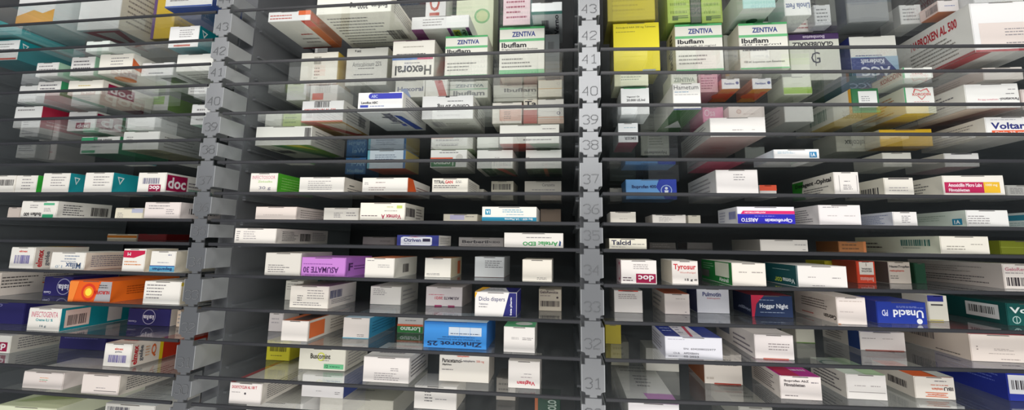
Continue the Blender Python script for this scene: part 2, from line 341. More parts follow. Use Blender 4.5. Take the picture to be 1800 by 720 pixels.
K(L,9,119,193,493,531,125,'orange carton with yellow target circle',ORG,{'R':'#ef6f1c','T':'#e4641a'},[('p','F',[(.62,.04),(1,.04),(1,.97),(.74,.97)],'#a9a7aa'),('c','F',.47,.47,.4,'#d93a24'),('c','F',.47,.47,.28,'#f08020'),('c','F',.47,.47,.18,'#fbe04a'),('p','F',[(.0,.0),(.12,.0),(.22,.97),(.0,.97)],'#f28a3a'),('t','F',.6,.38,.97,.55,'NUROFEN','#c0201c',180),('l','F',.7,.65,.95,.85,2,'#4a484c'),('l','R',.2,.3,.75,.75,4,'#a8480c')])
K(L,9,250,315,494,534,80,'white carton with yellow edged side',W,{'R':'#e8dcc4'},[('l','F',.08,.2,.6,.9,5,'#8a8688'),('r','R',0,.8,1,.95,'#dcc02c')])
K(L,10,-60,40,530,568,60,'dark blue carton at photo edge','#272360',{},[('t','F',.4,.8,.6,.92,'Cassis','#8a8ab8',180)])
K(L,10,46,103,541,581,180,'white carton with pink name and teal side',W,{'R':'#0f8f9e','T':'#eae6e0'},[('t','F',.1,.6,.92,.84,'INFECTOGENTA','#d0607c',0,0),('t','F',.25,.4,.78,.54,'Creme 0,1 %','#4aa0a8'),('t','F',.4,.14,.6,.26,'16 g','#7c8a90'),('r','R',.036,.12,.25,.9,'#e8d6cc'),BC('R',.06,.2,.22,.66,'#4c4044'),('r','R',.42,.1,.56,.8,'#cfd8d8')])
K(L,10,223,298,542,572,50,'navy carton with pale circle logo','#2b2766',{'R':'#ece4dc'},[('c','F',.5,.52,.44,'#b0b0cc'),('c','F',.5,.52,.4,'#2b2766'),('t','F',.36,.35,.62,.62,'isla','#e4e4f0',180),('t','F',.03,.18,.22,.28,'Cassis','#b4b4d0',180),('r','R',.3,0,.5,1,'#2b2766')])
K(L,10,309,328,545,574,40,'narrow beige carton','#dcc8b4',{},[FL(3)])
K(L,11,-50,16,588,619,110,'white carton with crimson square at photo edge',W,{'R':'#dcd6cc'},doc('F',.45,.1,.93,.62,180)+[SL('R',5,'#77747a')])
K(L,11,103,184,588,614,45,'navy blue carton lying behind','#2a2664',{},[('l','F',.1,.7,.9,.85,1,'#6a6aa0')])
K(L,11,180,228,603,644,160,'white carton with blue barcode and red name',W,{'R':'#e8dccf','T':'#e9ded2'},[BC('F',.18,.18,.85,.5,'#5a4fa0'),('t','F',.38,.72,.7,.82,'elmex','#d8564a'),('t','F',.4,.6,.66,.68,'gelée','#88888e'),('t','R',.012,.06,.07,.9,'elmex',RED,90),('t','R',.082,.15,.135,.85,'gelée','#66686e',90),('l','R',.15,.3,.2,.8,4,'#d8a070'),('t','R',.215,.2,.27,.8,'Q','#dd6a34'),('r','R',.31,0,.35,1,'#e8c81c'),('r','R',.35,0,1,1,'#c0341c'),('l','T',.2,.1,.9,.3,2,'#d04838')])
K(L,12,38,109,653,683,85,'white carton with tiny orange and green lines','#e6ddd8',{'T':'#f0ece8'},[('l','F',.42,.62,.68,.7,1,'#e89a4c'),('l','F',.42,.5,.68,.58,1,'#58a878'),('l','F',.42,.42,.66,.48,1,'#c8503c')])
K(L,12,141,207,658,695,120,'white carton with text covered side','#e6dcd6',{'R':'#d8d0c4'},[('r','F',.35,.18,.95,.21,'#6a6668'),('l','F',.4,.3,.75,.4,1,'#a8a2a4'),SL('R',6,'#5f5c5e')])
K(L,13,182,270,710,738,90,'white carton with wide barcode at photo bottom',W,{'T':'#d8dde0'},[BC('F',.05,.3,.5,.8,'#3c3c50'),('l','T',.1,.2,.9,.6,4,'#8c98a4')])
K(L,13,-10,95,714,745,150,'pale green carton at photo bottom','#dfe4c8',{'T':'#d4dcb8'},[('p','T',[(.1,.1),(.9,.3),(.4,.8)],'#b8c890')])
# ---- middle bay
K(M,-2,493,556,-14,112,40,'pale carton with green band',W,{},[('r','F',.1,.52,.7,.6,'#3fae78'),('l','F',.1,.7,.9,.9,2,'#c88a80')])
K(M,-2,471,545,20,37,110,'flat white carton with orange side',W,{'R':'#c9702c','B':'#e4dfcf'},[('l','F',.05,.15,.6,.75,2,'#c04a3c'),('r','F',.72,.55,1,1,ORG),('l','B',.3,.2,.75,.45,2,'#8a8480'),('p','B',[(.0,.0),(1,.0),(1,.05),(.0,.05)],'#7c1c1c'),('l','B',.4,.5,.7,.6,1,'#b03c34'),('r','B',.78,0,1,1,'#c4682c'),('r','B',.78,.8,1,1,'#d8482c'),('r','R',.0,.2,.25,.8,'#e05c2c'),('l','R',.3,.2,.9,.8,4,'#8a4414')])
K(M,-2,556,687,-8,23,130,'large cream carton with barcode underneath','#ece6d2',{'B':'#e2dcc4','R':'#ddd6c0'},[('t','F',.45,.2,.95,.62,'Fosfuro  3000 mg','#3a383c',180),('l','B',.08,.1,.85,.92,10,'#6f6c68'),('b','B',.74,.22,.96,.5,'#3c3a3c',None),SL('R',5,'#8a8480')])
K(M,-2,745,781,-25,84,50,'white carton with red vertical word',W,{},[('t','F',.2,.35,.7,.8,'SIC','#c05a4c',90)])
K(M,-2,723,824,28,50,95,'white carton with purple striped underside',W,{'B':'#dedad0'},[FL(3,u0=.2,u1=.7,v0=.2),('r','B',.0,.0,.2,1,'#8a2a7c'),('r','B',.62,0,.68,1,'#7a2a78'),('r','B',.94,0,1,1,'#7a2a78'),('r','B',.7,.2,.82,.9,'#d8c83c'),('t','B',.72,.35,.8,.85,'375','#3c3a2c',90),('t','B',.84,.3,.92,.9,'Solu','#3a383c',90)])
K(M,-2,800,866,-25,84,60,'pale lime carton with green curl','#ccd8a4',{'R':'#b4c88c'},[('c','F',.7,.5,.12,'#8fc08a'),('c','F',.7,.5,.09,'#ccd8a4')])
K(M,-2,884,932,-20,44,90,'pink printed carton with teal side','#c8a0a8',{'R':'#4c8c88','B':'#a88890'},[FL(5,'#a05068'),SL('B',4,'#8a5060')])
K(M,-2,934,988,4,20,120,'small white carton with grey underside','#dfe4e6',{'B':'#c8ccd2','R':'#3a5a58'},[('r','B',.0,.92,1,1,'#5a9c94'),('b','B',.3,.5,.55,.75,'#3c3c44',None),('t','B',.72,.3,.88,.9,'Verno','#3a3a44',90),SL('B',5,'#8a8c94',u0=.35,u1=.65,v1=.45)])
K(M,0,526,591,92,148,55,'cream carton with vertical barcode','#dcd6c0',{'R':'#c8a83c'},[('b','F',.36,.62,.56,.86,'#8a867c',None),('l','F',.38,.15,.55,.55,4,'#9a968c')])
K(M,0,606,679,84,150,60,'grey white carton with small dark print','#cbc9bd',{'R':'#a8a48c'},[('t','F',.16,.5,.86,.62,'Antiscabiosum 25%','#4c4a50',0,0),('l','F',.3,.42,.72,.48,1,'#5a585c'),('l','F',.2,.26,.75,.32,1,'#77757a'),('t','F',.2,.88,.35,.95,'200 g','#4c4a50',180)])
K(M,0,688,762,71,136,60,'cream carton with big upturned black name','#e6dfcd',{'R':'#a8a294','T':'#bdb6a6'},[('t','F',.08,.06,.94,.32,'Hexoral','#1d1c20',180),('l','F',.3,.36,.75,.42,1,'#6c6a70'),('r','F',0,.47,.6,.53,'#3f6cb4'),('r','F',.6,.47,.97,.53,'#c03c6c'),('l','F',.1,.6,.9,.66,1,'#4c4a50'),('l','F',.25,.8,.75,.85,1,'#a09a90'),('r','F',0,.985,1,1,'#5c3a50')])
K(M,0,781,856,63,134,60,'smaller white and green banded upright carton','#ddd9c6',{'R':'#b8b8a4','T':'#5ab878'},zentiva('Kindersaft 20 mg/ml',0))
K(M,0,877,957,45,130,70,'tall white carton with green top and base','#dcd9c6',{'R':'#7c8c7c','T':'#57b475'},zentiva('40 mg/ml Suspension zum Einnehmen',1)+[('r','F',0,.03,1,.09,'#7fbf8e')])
K(M,0,958,984,60,128,45,'narrow dark grey carton','#4c5254',{},[('b','F',.2,.5,.6,.8,'#2c3032',None)])
K(M,1,503,540,147,176,70,'grey blank carton','#b4b4ae',{},[])
K(M,1,541,592,140,178,60,'pale carton with red panel','#d2ccc0',{'B':'#cf6a4c'},[('r','F',.1,.1,.5,.5,'#d8604c')])
K(M,1,694,746,138,171,50,'cream carton with pale blue stroke','#d2cebc',{'B':'#cfcbb8'},[('t','F',.08,.35,.95,.62,'Hexoral','#6c6e88'),('p','F',[(.3,.0),(.55,0),(.4,.5),(.2,.5)],'#8a9cc8')])
K(M,1,747,786,138,170,50,'cream carton with red slanted stripe','#d4d0be',{},[('p','F',[(.4,.95),(.75,.95),(1,0),(.65,0)],'#c0564c')])
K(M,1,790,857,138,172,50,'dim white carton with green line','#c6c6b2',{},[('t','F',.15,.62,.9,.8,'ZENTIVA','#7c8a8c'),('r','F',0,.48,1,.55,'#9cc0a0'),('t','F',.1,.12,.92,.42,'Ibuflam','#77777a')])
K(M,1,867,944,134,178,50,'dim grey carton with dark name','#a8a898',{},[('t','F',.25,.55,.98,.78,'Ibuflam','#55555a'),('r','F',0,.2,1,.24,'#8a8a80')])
K(M,1,946,988,130,170,50,'beige carton with thin orange line','#bcae90',{},[('r','F',0,.45,1,.49,'#c8983c')])
K(M,2,462,494,198,222,100,'small white carton with lime neighbour','#d4d6c6',{},[])
K(M,2,496,529,199,222,90,'lime green carton','#b8cf7c',{},[FL(2,'#7a9a4c')])
K(M,2,529,602,177,214,105,'white carton with barcode above red lettering',W,{'B':'#d8a43c','R':'#ddd8cc'},[BC('F',.3,.68,.66,.95,'#2c2a2e'),('t','F',.05,.5,.82,.62,'AMOXICILLIN AL 500','#d03a3a'),('r','F',0,0,1,.05,'#d0502c'),('p','B',[(.2,.9),(.95,.9),(.95,.2),(.5,.1)],'#e6dcc8'),('p','B',[(0,1),(.35,1),(.9,0),(.7,0)],'#b8442c'),SL('R',5),BC('R',.55,.2,.8,.7,'#5a585c')])
K(M,2,628,707,162,197,120,'white carton with royal blue rounded bar',W,{'R':'#e4e0d6'},[('r','F',.3,.66,.98,.94,'#1c2ab4'),('c','F',.3,.8,.14,'#1c2ab4'),('t','F',.3,.72,.44,.87,'ABC','#b4c0ec'),('t','F',.08,.42,.45,.54,'Levoflox ABC','#26252c'),('r','F',.06,.24,.24,.36,'#2a40b0'),('l','F',.28,.25,.65,.36,1,'#7a8ab8'),('l','F',.08,.06,.4,.16,1,'#7a7880'),('p','B',[(.72,.85),(.86,.8),(.98,.1),(.8,.1)],'#27459c'),('t','B',.4,.45,.7,.95,'Levoflox','#5a5c70',90),('r','B',.62,.3,.72,.42,'#4a5ab0'),SL('R',6,'#8a8898')])
K(M,2,741,831,168,209,110,'white carton with upturned black heading',W,{'B':'#d3d0c4','R':'#d6d2c4'},[('t','F',.3,.42,.93,.66,'Contro 20 mg','#2e2c30',180),('l','F',.5,.72,.9,.8,1,'#5a585c'),('r','F',.46,.92,.54,.99,'#3c3a3c'),('l','B',.4,.3,.95,.8,6,'#8a8880'),('b','B',.12,.55,.35,.85,'#9a989c',None),SL('R',5)])
K(M,2,865,917,180,217,60,'pale carton with pink printed panel','#e2d8c6',{'R':'#c04438'},[('r','F',.25,.12,.98,.66,'#e0b4a4'),('l','F',.4,.2,.65,.6,4,'#6c4a44')])
K(M,2,920,944,164,217,40,'narrow beige carton with dark short word','#d8c8ac',{},[('t','F',.1,.7,.95,.92,'Ta','#2a282c'),('r','F',0,.62,1,.66,'#8a5a2c'),('r','F',0,0,1,.55,'#b84438')])
K(M,2,945,991,163,217,60,'cream carton with orange line and blue arrow','#e8dfd0',{},[('r','F',0,.24,1,.27,'#e0853c'),('c','F',.8,.42,.07,'#3a3a7c'),('c','F',.8,.42,.045,'#e8dfd0'),('l','F',.15,.7,.85,.78,1,'#a8a09c'),('r','F',0,0,1,.2,'#e4c4b0')])
K(M,3,448,546,222,255,115,'white carton with lime underside swirl','#efece0',{'B':'#dfe4bc','R':'#e4e0d4'},[('p','B',[(.3,1),(.95,1),(1,.1),(.7,.0)],'#8ccc2c'),('p','B',[(.3,1),(.48,1),(.85,0),(.7,0)],'#3f9a3c'),('p','B',[(.55,1),(.8,1),(.9,.6)],'#e4e04c'),('t','B',.05,.3,.35,.75,'Sinolpan','#3a383c'),BC('F',.88,.3,.99,.9),SL('R',5)])
K(M,3,757,831,238,262,70,'pale white carton with lime underside','#dcdccf',{'B':'#a8c870'},[FL(2)])
K(M,3,838,876,236,260,60,'pale carton with green underside','#d4d8c8',{'B':'#3f7c3c'},[])
K(M,3,878,983,219,252,65,'white carton with red and green underside','#efe9dc',{'B':'#c03c20'},[('l','F',.4,.12,.95,.28,1,'#5a5658'),('l','F',.72,.72,.95,.82,1,'#8a8688'),('p','B',[(.5,1),(1,1),(1,0),(.62,0)],'#3f6c34')])
K(M,4,606,642,262,306,60,'blue carton with pale lettering','#2f6ea8',{},[('t','F',.3,.5,.95,.8,'Wel','#9cc4dc',180),('t','F',.1,.1,.9,.32,'Medibal','#9cc4dc')])
K(M,4,645,712,257,296,70,'pale blue carton with teal sides','#b4c6d4',{'B':'#e0683c','R':'#c8b470'},[('r','F',0,0,.06,1,'#6cb4c4'),('r','F',.94,0,1,1,'#3c6c9c'),('l','F',.2,.35,.85,.8,4,'#6c7c94')])
K(M,4,756,820,263,294,70,'white carton with upturned green name band',W,{'R':'#dfdbd0','B':'#d8dccc'},[('l','F',.25,.78,.95,.9,1,'#77757a'),('r','F',0,.42,.62,.56,'#e0603c'),('c','F',.8,.55,.2,'#d8d6d0'),('r','F',.02,.04,.7,.42,'#3c7c4c'),('t','F',.1,.1,.64,.36,'Lorano','#dfe8dc',180),SL('R',4)])
K(M,4,838,901,263,296,90,'white carton with green 500 underside',W,{'B':'#3f7436'},[('l','F',.5,.55,.7,.62,1,'#a8a4a4'),('t','B',.2,.4,.5,.9,'500','#b8c8ac',90),('p','B',[(.55,1),(.75,1),(1,0),(.85,0)],'#c85a4c'),('r','B',0,0,.12,1,'#dcd8cc')])
K(M,4,924,987,262,296,90,'white carton with green and orange underside',W,{'B':'#456a34'},[('l','F',.5,.5,.7,.58,1,'#a8a4a4'),('t','B',.15,.4,.4,.9,'500','#b8c8ac',90),('p','B',[(.5,1),(.6,1),(.62,0),(.5,0)],'#c87a4c'),('r','F',.0,.45,.1,.6,'#b0aeac')])
K(M,5,438,486,304,.006,100,'white carton with pink name and green side','#f1ece4',{'R':'#4fae2c'},[('t','F',.08,.68,.92,.86,'INFECTOSOOR','#d88098',0,0),('t','F',.3,.5,.82,.6,'Zinksalbe','#9ccc5c',0,0),('t','F',.35,.1,.78,.3,'30 g','#77748c',0,0),SL('R',5,'#8fd06c')])
K(M,5,525,604,311,.012,110,'white carton with text and notched side',W,{'R':'#ded9ce'},[('l','F',.2,.15,.75,.8,5,'#a8a4a4'),('r','R',.15,.5,.3,.56,'#3a383a'),('l','R',.1,.1,.9,.4,2,'#6f6c6e')])
K(M,5,636,716,312,.008,110,'white carton with orange and white side',W,{'R':'#e6e1da'},[('l','F',.05,.5,.15,.7,2,'#8a8688'),('l','F',.15,.1,.62,.4,2,'#a89894'),('l','F',.3,.6,.6,.75,1,'#a89894'),('p','R',[(0,0),(.4,0),(.2,1),(0,1)],'#e8622c'),('l','R',.35,.1,.95,.6,3,'#8a5a5c')])
K(M,5,759,822,313,.010,90,'cream carton with black and red heading','#eae6da',{'R':'#dfdbd0'},[('t','F',.05,.62,.36,.85,'TITRAL','#232127'),('t','F',.365,.62,.58,.85,'GAN','#c8242c'),('l','F',.66,.65,.9,.85,2,'#6a686c'),('l','F',.06,.3,.92,.55,2,'#55535a'),SL('R',5)])
K(M,5,863,902,318,352,70,'small grey carton with wide barcode','#c6c0b0',{},[BC('F',.06,.55,.94,.85,'#2c2a2c'),('l','F',.1,.12,.6,.4,2,'#8a8680')])
K(M,5,922,987,318,352,70,'grey white carton with small script','#bdb8ae',{},[('t','F',.48,.72,.82,.88,'Cerazette','#5a5658',0,0),('l','F',.2,.5,.85,.6,1,'#77747a')])
K(M,5,822,850,332,.10,40,'tiny grey carton far back','#a8a49a',{},[])
K(M,6,448,520,363,.008,110,'pinkish white carton with bare front','#e8dcd4',{'R':'#d8cfc8','T':'#c06a5c'},[('l','F',.2,.3,.8,.42,1,'#c0b4b0'),SL('R',4,'#8a8480')])
K(M,6,568,630,365,.02,90,'grey carton with small print','#d0ccc4',{},[('l','F',.3,.2,.55,.65,4,'#77747a'),('l','F',.65,.3,.95,.7,2,'#8a8688')])
K(M,6,632,711,356,.005,90,'white carton with upturned crimson name','#f2eee2',{'R':'#e4dfd2','T':'#d8883c'},[('t','F',.48,.08,.92,.34,'Vomex A','#a8204c',180),('l','F',.04,.2,.44,.32,1,'#5c4450'),('l','F',.55,.5,.92,.58,1,'#8a8480'),('r','F',.82,.68,.94,.84,'#c8d86c'),('l','F',.6,.72,.8,.8,1,'#b8c86c'),BC('R',.05,.25,.5,.75),SL('R',4,'#8a8480',u0=.55)])
K(M,6,779,839,376,.05,70,'cream carton with lavender square','#c6c0b0',{},[('r','F',.2,.3,.62,.9,'#a8a4c0'),('l','F',.65,.6,.95,.8,1,'#6a686c')])
K(M,6,847,943,363,.005,80,'white carton with turquoise band and square',W,{},[('r','F',.0,.02,1,.28,'#2490b4'),('t','F',.42,.07,.93,.22,'Ibu 600 - 1A Pharma','#e4f0f4',180),('r','F',.06,.45,.16,.82,'#2490b4'),('t','F',.075,.52,.145,.74,'1A','#f0f6f8',180),('l','F',.38,.58,.9,.85,2,'#6cb0c8'),('l','F',.45,.42,.9,.5,1,'#6cb0c8')])
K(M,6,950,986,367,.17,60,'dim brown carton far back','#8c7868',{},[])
K(M,7,411,484,401,.006,150,'white carton with barcode on long side','#f0ebe4',{'R':'#ddd8d0'},[('l','F',.05,.15,.15,.85,5,'#8a8688'),('l','F',.22,.25,.55,.85,4,'#b4aeb0'),SL('R',6,'#5f5c60',u1=.38),BC('R',.42,.15,.62,.7),SL('R',5,'#8a8688',u0=.66,u1=.98)])
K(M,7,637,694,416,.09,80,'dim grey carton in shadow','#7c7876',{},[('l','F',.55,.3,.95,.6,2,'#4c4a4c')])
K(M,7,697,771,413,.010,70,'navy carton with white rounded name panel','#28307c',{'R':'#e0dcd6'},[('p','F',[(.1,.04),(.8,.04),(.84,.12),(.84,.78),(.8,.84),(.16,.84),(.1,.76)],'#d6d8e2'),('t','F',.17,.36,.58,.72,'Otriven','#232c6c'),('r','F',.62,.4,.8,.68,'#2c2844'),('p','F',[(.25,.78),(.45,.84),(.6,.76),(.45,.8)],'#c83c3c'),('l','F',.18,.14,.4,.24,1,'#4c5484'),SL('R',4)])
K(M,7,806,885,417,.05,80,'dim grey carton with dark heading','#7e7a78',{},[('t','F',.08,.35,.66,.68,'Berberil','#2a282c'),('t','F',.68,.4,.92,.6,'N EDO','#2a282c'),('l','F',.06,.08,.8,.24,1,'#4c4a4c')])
K(M,7,886,990,409,.006,70,'white carton with upturned green name','#e6e2dc',{},[('t','F',.58,.12,.91,.42,'Artelac','#2f9a50',180),('t','F',.32,.12,.54,.4,'EDO','#2f9a50',180),('l','F',.38,.62,.92,.75,1,'#8a8688'),('p','F',[(.925,.15),(.955,.12),(.965,.4),(.94,.5)],'#2c4c7c')])
K(M,8,464,527,444,484,90,'grey white carton with stamped lines','#dcd8d0',{'R':'#c8c4bc','T':'#bdb8b0'},[('l','F',.1,.12,.7,.5,4,'#7c787a')])
K(M,8,528,606,452,490,90,'purple carton with upturned dark name','#c684d2',{'R':'#b06cc8','T':'#b878c8'},[('t','F',.05,.18,.85,.5,'ASUMATE 30','#5a2c6c',180),('l','F',.05,.6,.85,.7,1,'#8a4c9c'),('l','F',.1,.04,.85,.12,1,'#8a4c9c'),('l','R',.3,.3,.9,.6,2,'#6c3c84'),('t','R',.1,.3,.25,.7,'F','#4c2460')])
K(M,8,640,692,453,490,100,'white carton with red topped edge','#eae6de',{'R':'#dedacc','T':'#d88050'},[('l','F',.08,.82,.45,.92,1,'#8a8688'),('l','F',.45,.5,.9,.7,2,'#b0acac'),BC('R',.35,.2,.62,.65)])
K(M,8,746,792,453,487,70,'white square carton with stamped dots','#e8e4da',{'R':'#c8bca0','T':'#c08a5c'},[('l','F',.08,.1,.8,.22,2,'#77747a'),('r','R',.6,.1,.85,.8,'#c8643c')])
K(M,8,834,886,451,487,70,'grey carton with dark print','#cccfd0',{'B':'#a83c3c'},[('l','F',.35,.45,.95,.85,4,'#6c6a70')])
K(M,8,918,970,456,494,70,'plain cream carton','#e8e2d6',{},[('l','F',.5,.06,.9,.2,2,'#8a8684')])
K(M,9,500,531,493,527,45,'pale beige carton behind','#d0ccc2',{},[('l','F',.1,.5,.9,.9,3,'#a09c98')])
K(M,9,533,560,491,520,40,'dark teal carton at back','#1c5c54',{},[])
K(M,9,508,576,502,541,90,'white carton with barcode and lined side','#e8e2d8',{'R':'#d6d0c6','T':'#9c948c'},[('l','F',.1,.1,.85,.28,2,'#77747a'),('l','F',.45,.4,.9,.85,4,'#9a9694'),('l','F',.2,.3,.35,.6,3,'#6c6a6c'),BC('R',.05,.42,.45,.78,'#4c5478'),SL('R',3,'#77747a',v1=.38)])
K(M,9,650,704,503,535,85,'white carton with small grey print','#dedad4',{'R':'#cac6be'},[('l','F',.1,.5,.62,.9,4,'#8a8688'),SL('R',3)])
K(M,9,748,812,504,538,75,'pinkish carton with upturned small name','#ddd2d2',{'R':'#b8aeaa'},[('t','F',.5,.35,.92,.5,'ASUMATE','#5a4c5c',180),('t','F',.25,.35,.47,.5,'20/21','#c83c54',180),('l','F',.08,.55,.6,.65,1,'#d06c80'),('r','F',.25,.0,.45,.06,'#a01c5c'),('r','F',.62,.0,.8,.06,'#a01c5c')])
K(M,9,834,908,513,556,60,'white carton with navy slanted end','#ece9e6',{'R':'#23247c','T':'#dfe0e4'},[('p','F',[(.68,.02),(.99,.02),(.99,.98),(.82,.98)],'#23246e'),('p','F',[(0,.72),(.06,.98),(0,.98)],'#e8b02c'),('t','F',.1,.58,.72,.8,'Diclo dispers','#3a3c74',0,0),('t','F',.1,.47,.32,.54,'Tabletten','#77788c',0,0),('l','F',.1,.36,.3,.42,1,'#4c4a54'),('t','F',.84,.08,.9,.8,'beta pharm','#e8e8f4',90),('p','T',[(.82,0),(.99,0),(.99,1),(.6,1)],'#23246e'),('p','T',[(0,0),(.1,0),(.2,1),(0,1)],'#e8b02c'),('l','T',.2,.3,.7,.8,3,'#6c6a7c')])
K(M,9,947,987,508,546,45,'beige carton with heading above barcode','#bfb4a4',{},[('t','F',.05,.8,.85,.93,'GeloRevoice','#4c3c44'),('l','F',.06,.66,.7,.74,1,'#77686c'),BC('F',.08,.2,.92,.46,'#2c2428'),('c','F',.82,.62,.05,'#3c2c34')])
K(M,10,471,496,550,582,45,'pale lavender carton behind','#bfb8b8',{},[('l','F',.2,.4,.9,.8,2,'#9a9498')])
K(M,10,493,540,563,599,130,'plain white carton with orange side panel','#eae4de',{'R':'#d8d2c8','T':'#c8622c'},[('r','R',.03,.12,.36,.88,'#e0713c'),('r','T',.3,.05,.9,1,'#3a2c2c'),('l','R',.5,.2,.95,.8,4,'#8a8480')])
K(M,10,602,648,558,594,110,'white carton with light blue side','#dcd4ce',{'R':'#3c9cc4','T':'#b4d0dc'},[('l','F',.55,.08,.95,.22,2,'#6c686a'),('r','F',0,0,1,.03,'#5ab0cc'),('l','R',.1,.2,.95,.8,4,'#2c7ca0')])
K(M,10,698,743,556,585,50,'white carton with green name band behind','#cfcac4',{},[('r','F',0,.02,1,.42,'#2c7838'),('t','F',.12,.08,.9,.38,'Lorano','#e0e8dc',180),('r','F',0,.42,1,.54,'#d8603c'),('l','F',.3,.7,.95,.85,1,'#8a8688')])
K(M,10,744,855,565,612,80,'bright blue carton with upturned dark heading','#3a8cd8',{'R':'#2c6cb4','T':'#cfe0ee'},[('t','F',.06,.08,.93,.26,'Zinkorot 25','#1c3058',180),('t','F',.22,.3,.9,.36,'100 Tabletten N3 zum Einnehmen','#24406c',180,0),('r','F',.4,.48,.92,.8,'#c8d4e0'),('l','F',.43,.52,.9,.6,1,'#3c4c6c'),('r','F',.57,.48,.574,.8,'#3a8cd8'),('r','F',.74,.48,.744,.8,'#3a8cd8'),('l','F',.3,.4,.9,.45,1,'#24406c'),('r','F',.01,.9,.99,.97,'#2f7ccc')])
K(M,10,885,940,574,619,50,'white carton with green top','#e4e0dc',{'T':'#6cc08c','R':'#bdbab4'},[('l','F',.25,.5,.5,.6,2,'#9a9698'),('l','F',.6,.48,.95,.6,2,'#8a8688'),('c','T',.6,.5,.25,'#f0f0ec')])
K(M,11,467,508,598,633,50,'yellow carton with barcode','#c8c02c',{'R':'#c0b828','T':'#cfc830'},[BC('F',.15,.45,.85,.72,'#4a4614'),('l','F',.2,.2,.8,.3,1,'#6c681c')])
K(M,11,516,523,600,625,40,'narrow blue carton','#2c5c94',{},[])
K(M,11,524,606,612,650,80,'cream carton with lime ring and green pill','#e6e2d4',{'R':'#d0ccc0'},[('c','F',.48,.62,.2,'#d8dc54'),('c','F',.48,.62,.14,'#e6e2d4'),('t','F',.25,.52,.68,.76,'Buscomint','#3a382c'),('l','F',.5,.42,.68,.48,1,'#77746c'),('r','F',.55,.08,.97,.3,'#6cc08c'),('t','F',.58,.12,.64,.26,'12','#1c5c3c'),('l','F',.68,.13,.95,.25,1,'#2c7c54'),SL('R',5)])
K(M,11,637,718,627,672,90,'white carton with small grey print lines','#e8e2de',{'R':'#dad5ce','T':'#e4e0da'},[('l','F',.25,.08,.85,.4,4,'#9a9496'),('l','F',.6,.45,.85,.6,2,'#9a9496'),SL('R',5,'#6c686a'),('l','T',.2,.2,.9,.7,3,'#9a9698')])
K(M,11,771,859,622,671,50,'white carton with black name and orange heading','#e2dcd2',{'R':'#b0aaa2'},[('t','F',.06,.68,.47,.83,'Paracetamol-','#2c282c'),('t','F',.48,.7,.72,.8,'ratiopharm','#6c686c'),('t','F',.75,.7,.9,.8,'500 mg','#d0503c',0,0),('t','F',.06,.56,.25,.64,'Zäpfchen','#3c383c'),('t','F',.36,.88,.6,.96,'ratiopharm','#d8604c'),('l','F',.06,.4,.3,.46,1,'#77727a')])
K(M,11,893,949,634,682,50,'white carton with upturned red name','#e4dfda',{'R':'#bdb8b2','T':'#d0cac4'},[('t','F',.28,.12,.85,.3,'Vagisan','#c83048',180),('l','F',.4,.38,.8,.44,1,'#9a8a90'),('l','F',.5,.5,.8,.56,1,'#9a9498')])
K(M,12,401,458,672,710,125,'white carton with small red heading','#e8e2de',{'R':'#ddd6cc','T':'#e0dad4'},[('t','F',.08,.72,.85,.86,'DOXYCYCLIN AL 100 T','#c03c4c'),('l','F',.08,.52,.42,.58,1,'#8a8688'),('c','F',.5,.5,.05,'#3c3840'),('p','T',[(.0,.0),(.15,.0),(.15,1),(.0,1)],'#b82c34'),SL('R',7,'#6c686a')])
K(M,12,529,603,655,698,80,'grey white carton with blue side','#dcd8d8',{'R':'#3c4c8c'},[('l','F',.35,.25,.55,.32,1,'#9a9698'),('l','F',.8,.15,.95,.3,2,'#8a8688'),('l','F',.6,.7,.95,.8,1,'#8a8ab0')])
K(M,12,727,802,678,719,60,'white carton with small lines near photo bottom','#e2ddd8',{'R':'#c8c2b8'},[('l','F',.5,.4,.9,.5,1,'#9a9698'),('l','F',.25,.3,.45,.8,4,'#6c6a6c')])
K(M,12,872,906,652,703,50,'dim beige carton','#a09890',{},[FL(3,'#77706c')])
K(M,13,430,530,706,745,200,'pale carton with purple stroke on top','#dedad4',{'T':'#d8d4cc'},[('p','T',[(.25,.35),(.75,.5),(.4,.7),(.3,.5)],'#8a4c94'),('l','T',.2,.75,.8,.95,2,'#8a8688')])
K(M,13,560,690,700,738,180,'cream carton with red line on top','#dcd6c8',{'T':'#d4cebc'},[('r','T',.1,.55,.9,.58,'#b83c34'),('l','T',.2,.2,.8,.4,3,'#77747a')])
K(M,13,940,985,700,740,50,'dark green carton with vertical lettering','#1c4c38',{},[('t','F',.5,.3,.85,.95,'DIOLO','#c8d8cc',90),('r','F',.0,0,.12,1,'#c86c3c')])
# ---- right bay
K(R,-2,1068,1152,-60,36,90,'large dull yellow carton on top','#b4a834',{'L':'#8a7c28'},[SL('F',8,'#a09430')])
K(R,-2,1174,1214,-40,40,70,'lime green carton with dark lettering','#a4bc50',{},[('t','F',.2,.05,.9,.15,'F','#4c5c28'),FL(4,'#809838')])
K(R,-2,1215,1233,-40,40,50,'narrow dark carton between lime ones','#55584c',{},[])
K(R,-2,1234,1271,-40,40,70,'lime green carton beside dark strip','#a0b84c',{},[('t','F',.2,.05,.9,.15,'F','#4c5c28'),FL(4,'#809838')])
K(R,-2,1306,1364,-30,14,110,'teal and white carton','#6ca8a0',{'B':'#c8ccc4','L':'#a8b4a8'},[('c','B',.6,.6,.08,'#2c5c48'),('l','B',.1,.1,.5,.4,2,'#77887c')])
K(R,-2,1343,1430,36,57,60,'flat cream carton with red print','#d8d0c4',{'B':'#c8bfb4'},[('l','F',.35,.2,.95,.8,2,'#c07c78')])
K(R,-2,1380,1427,-12,27,60,'white carton with upturned blue words','#c8ccc8',{},[('t','F',.05,.3,.95,.55,'Linola Fett','#4c5c8c',180),('l','F',.1,.7,.8,.82,1,'#8a909c')])
K(R,-2,1433,1462,8,44,50,'small grey printed carton','#8c9094',{},[FL(4,'#5a5e66')])
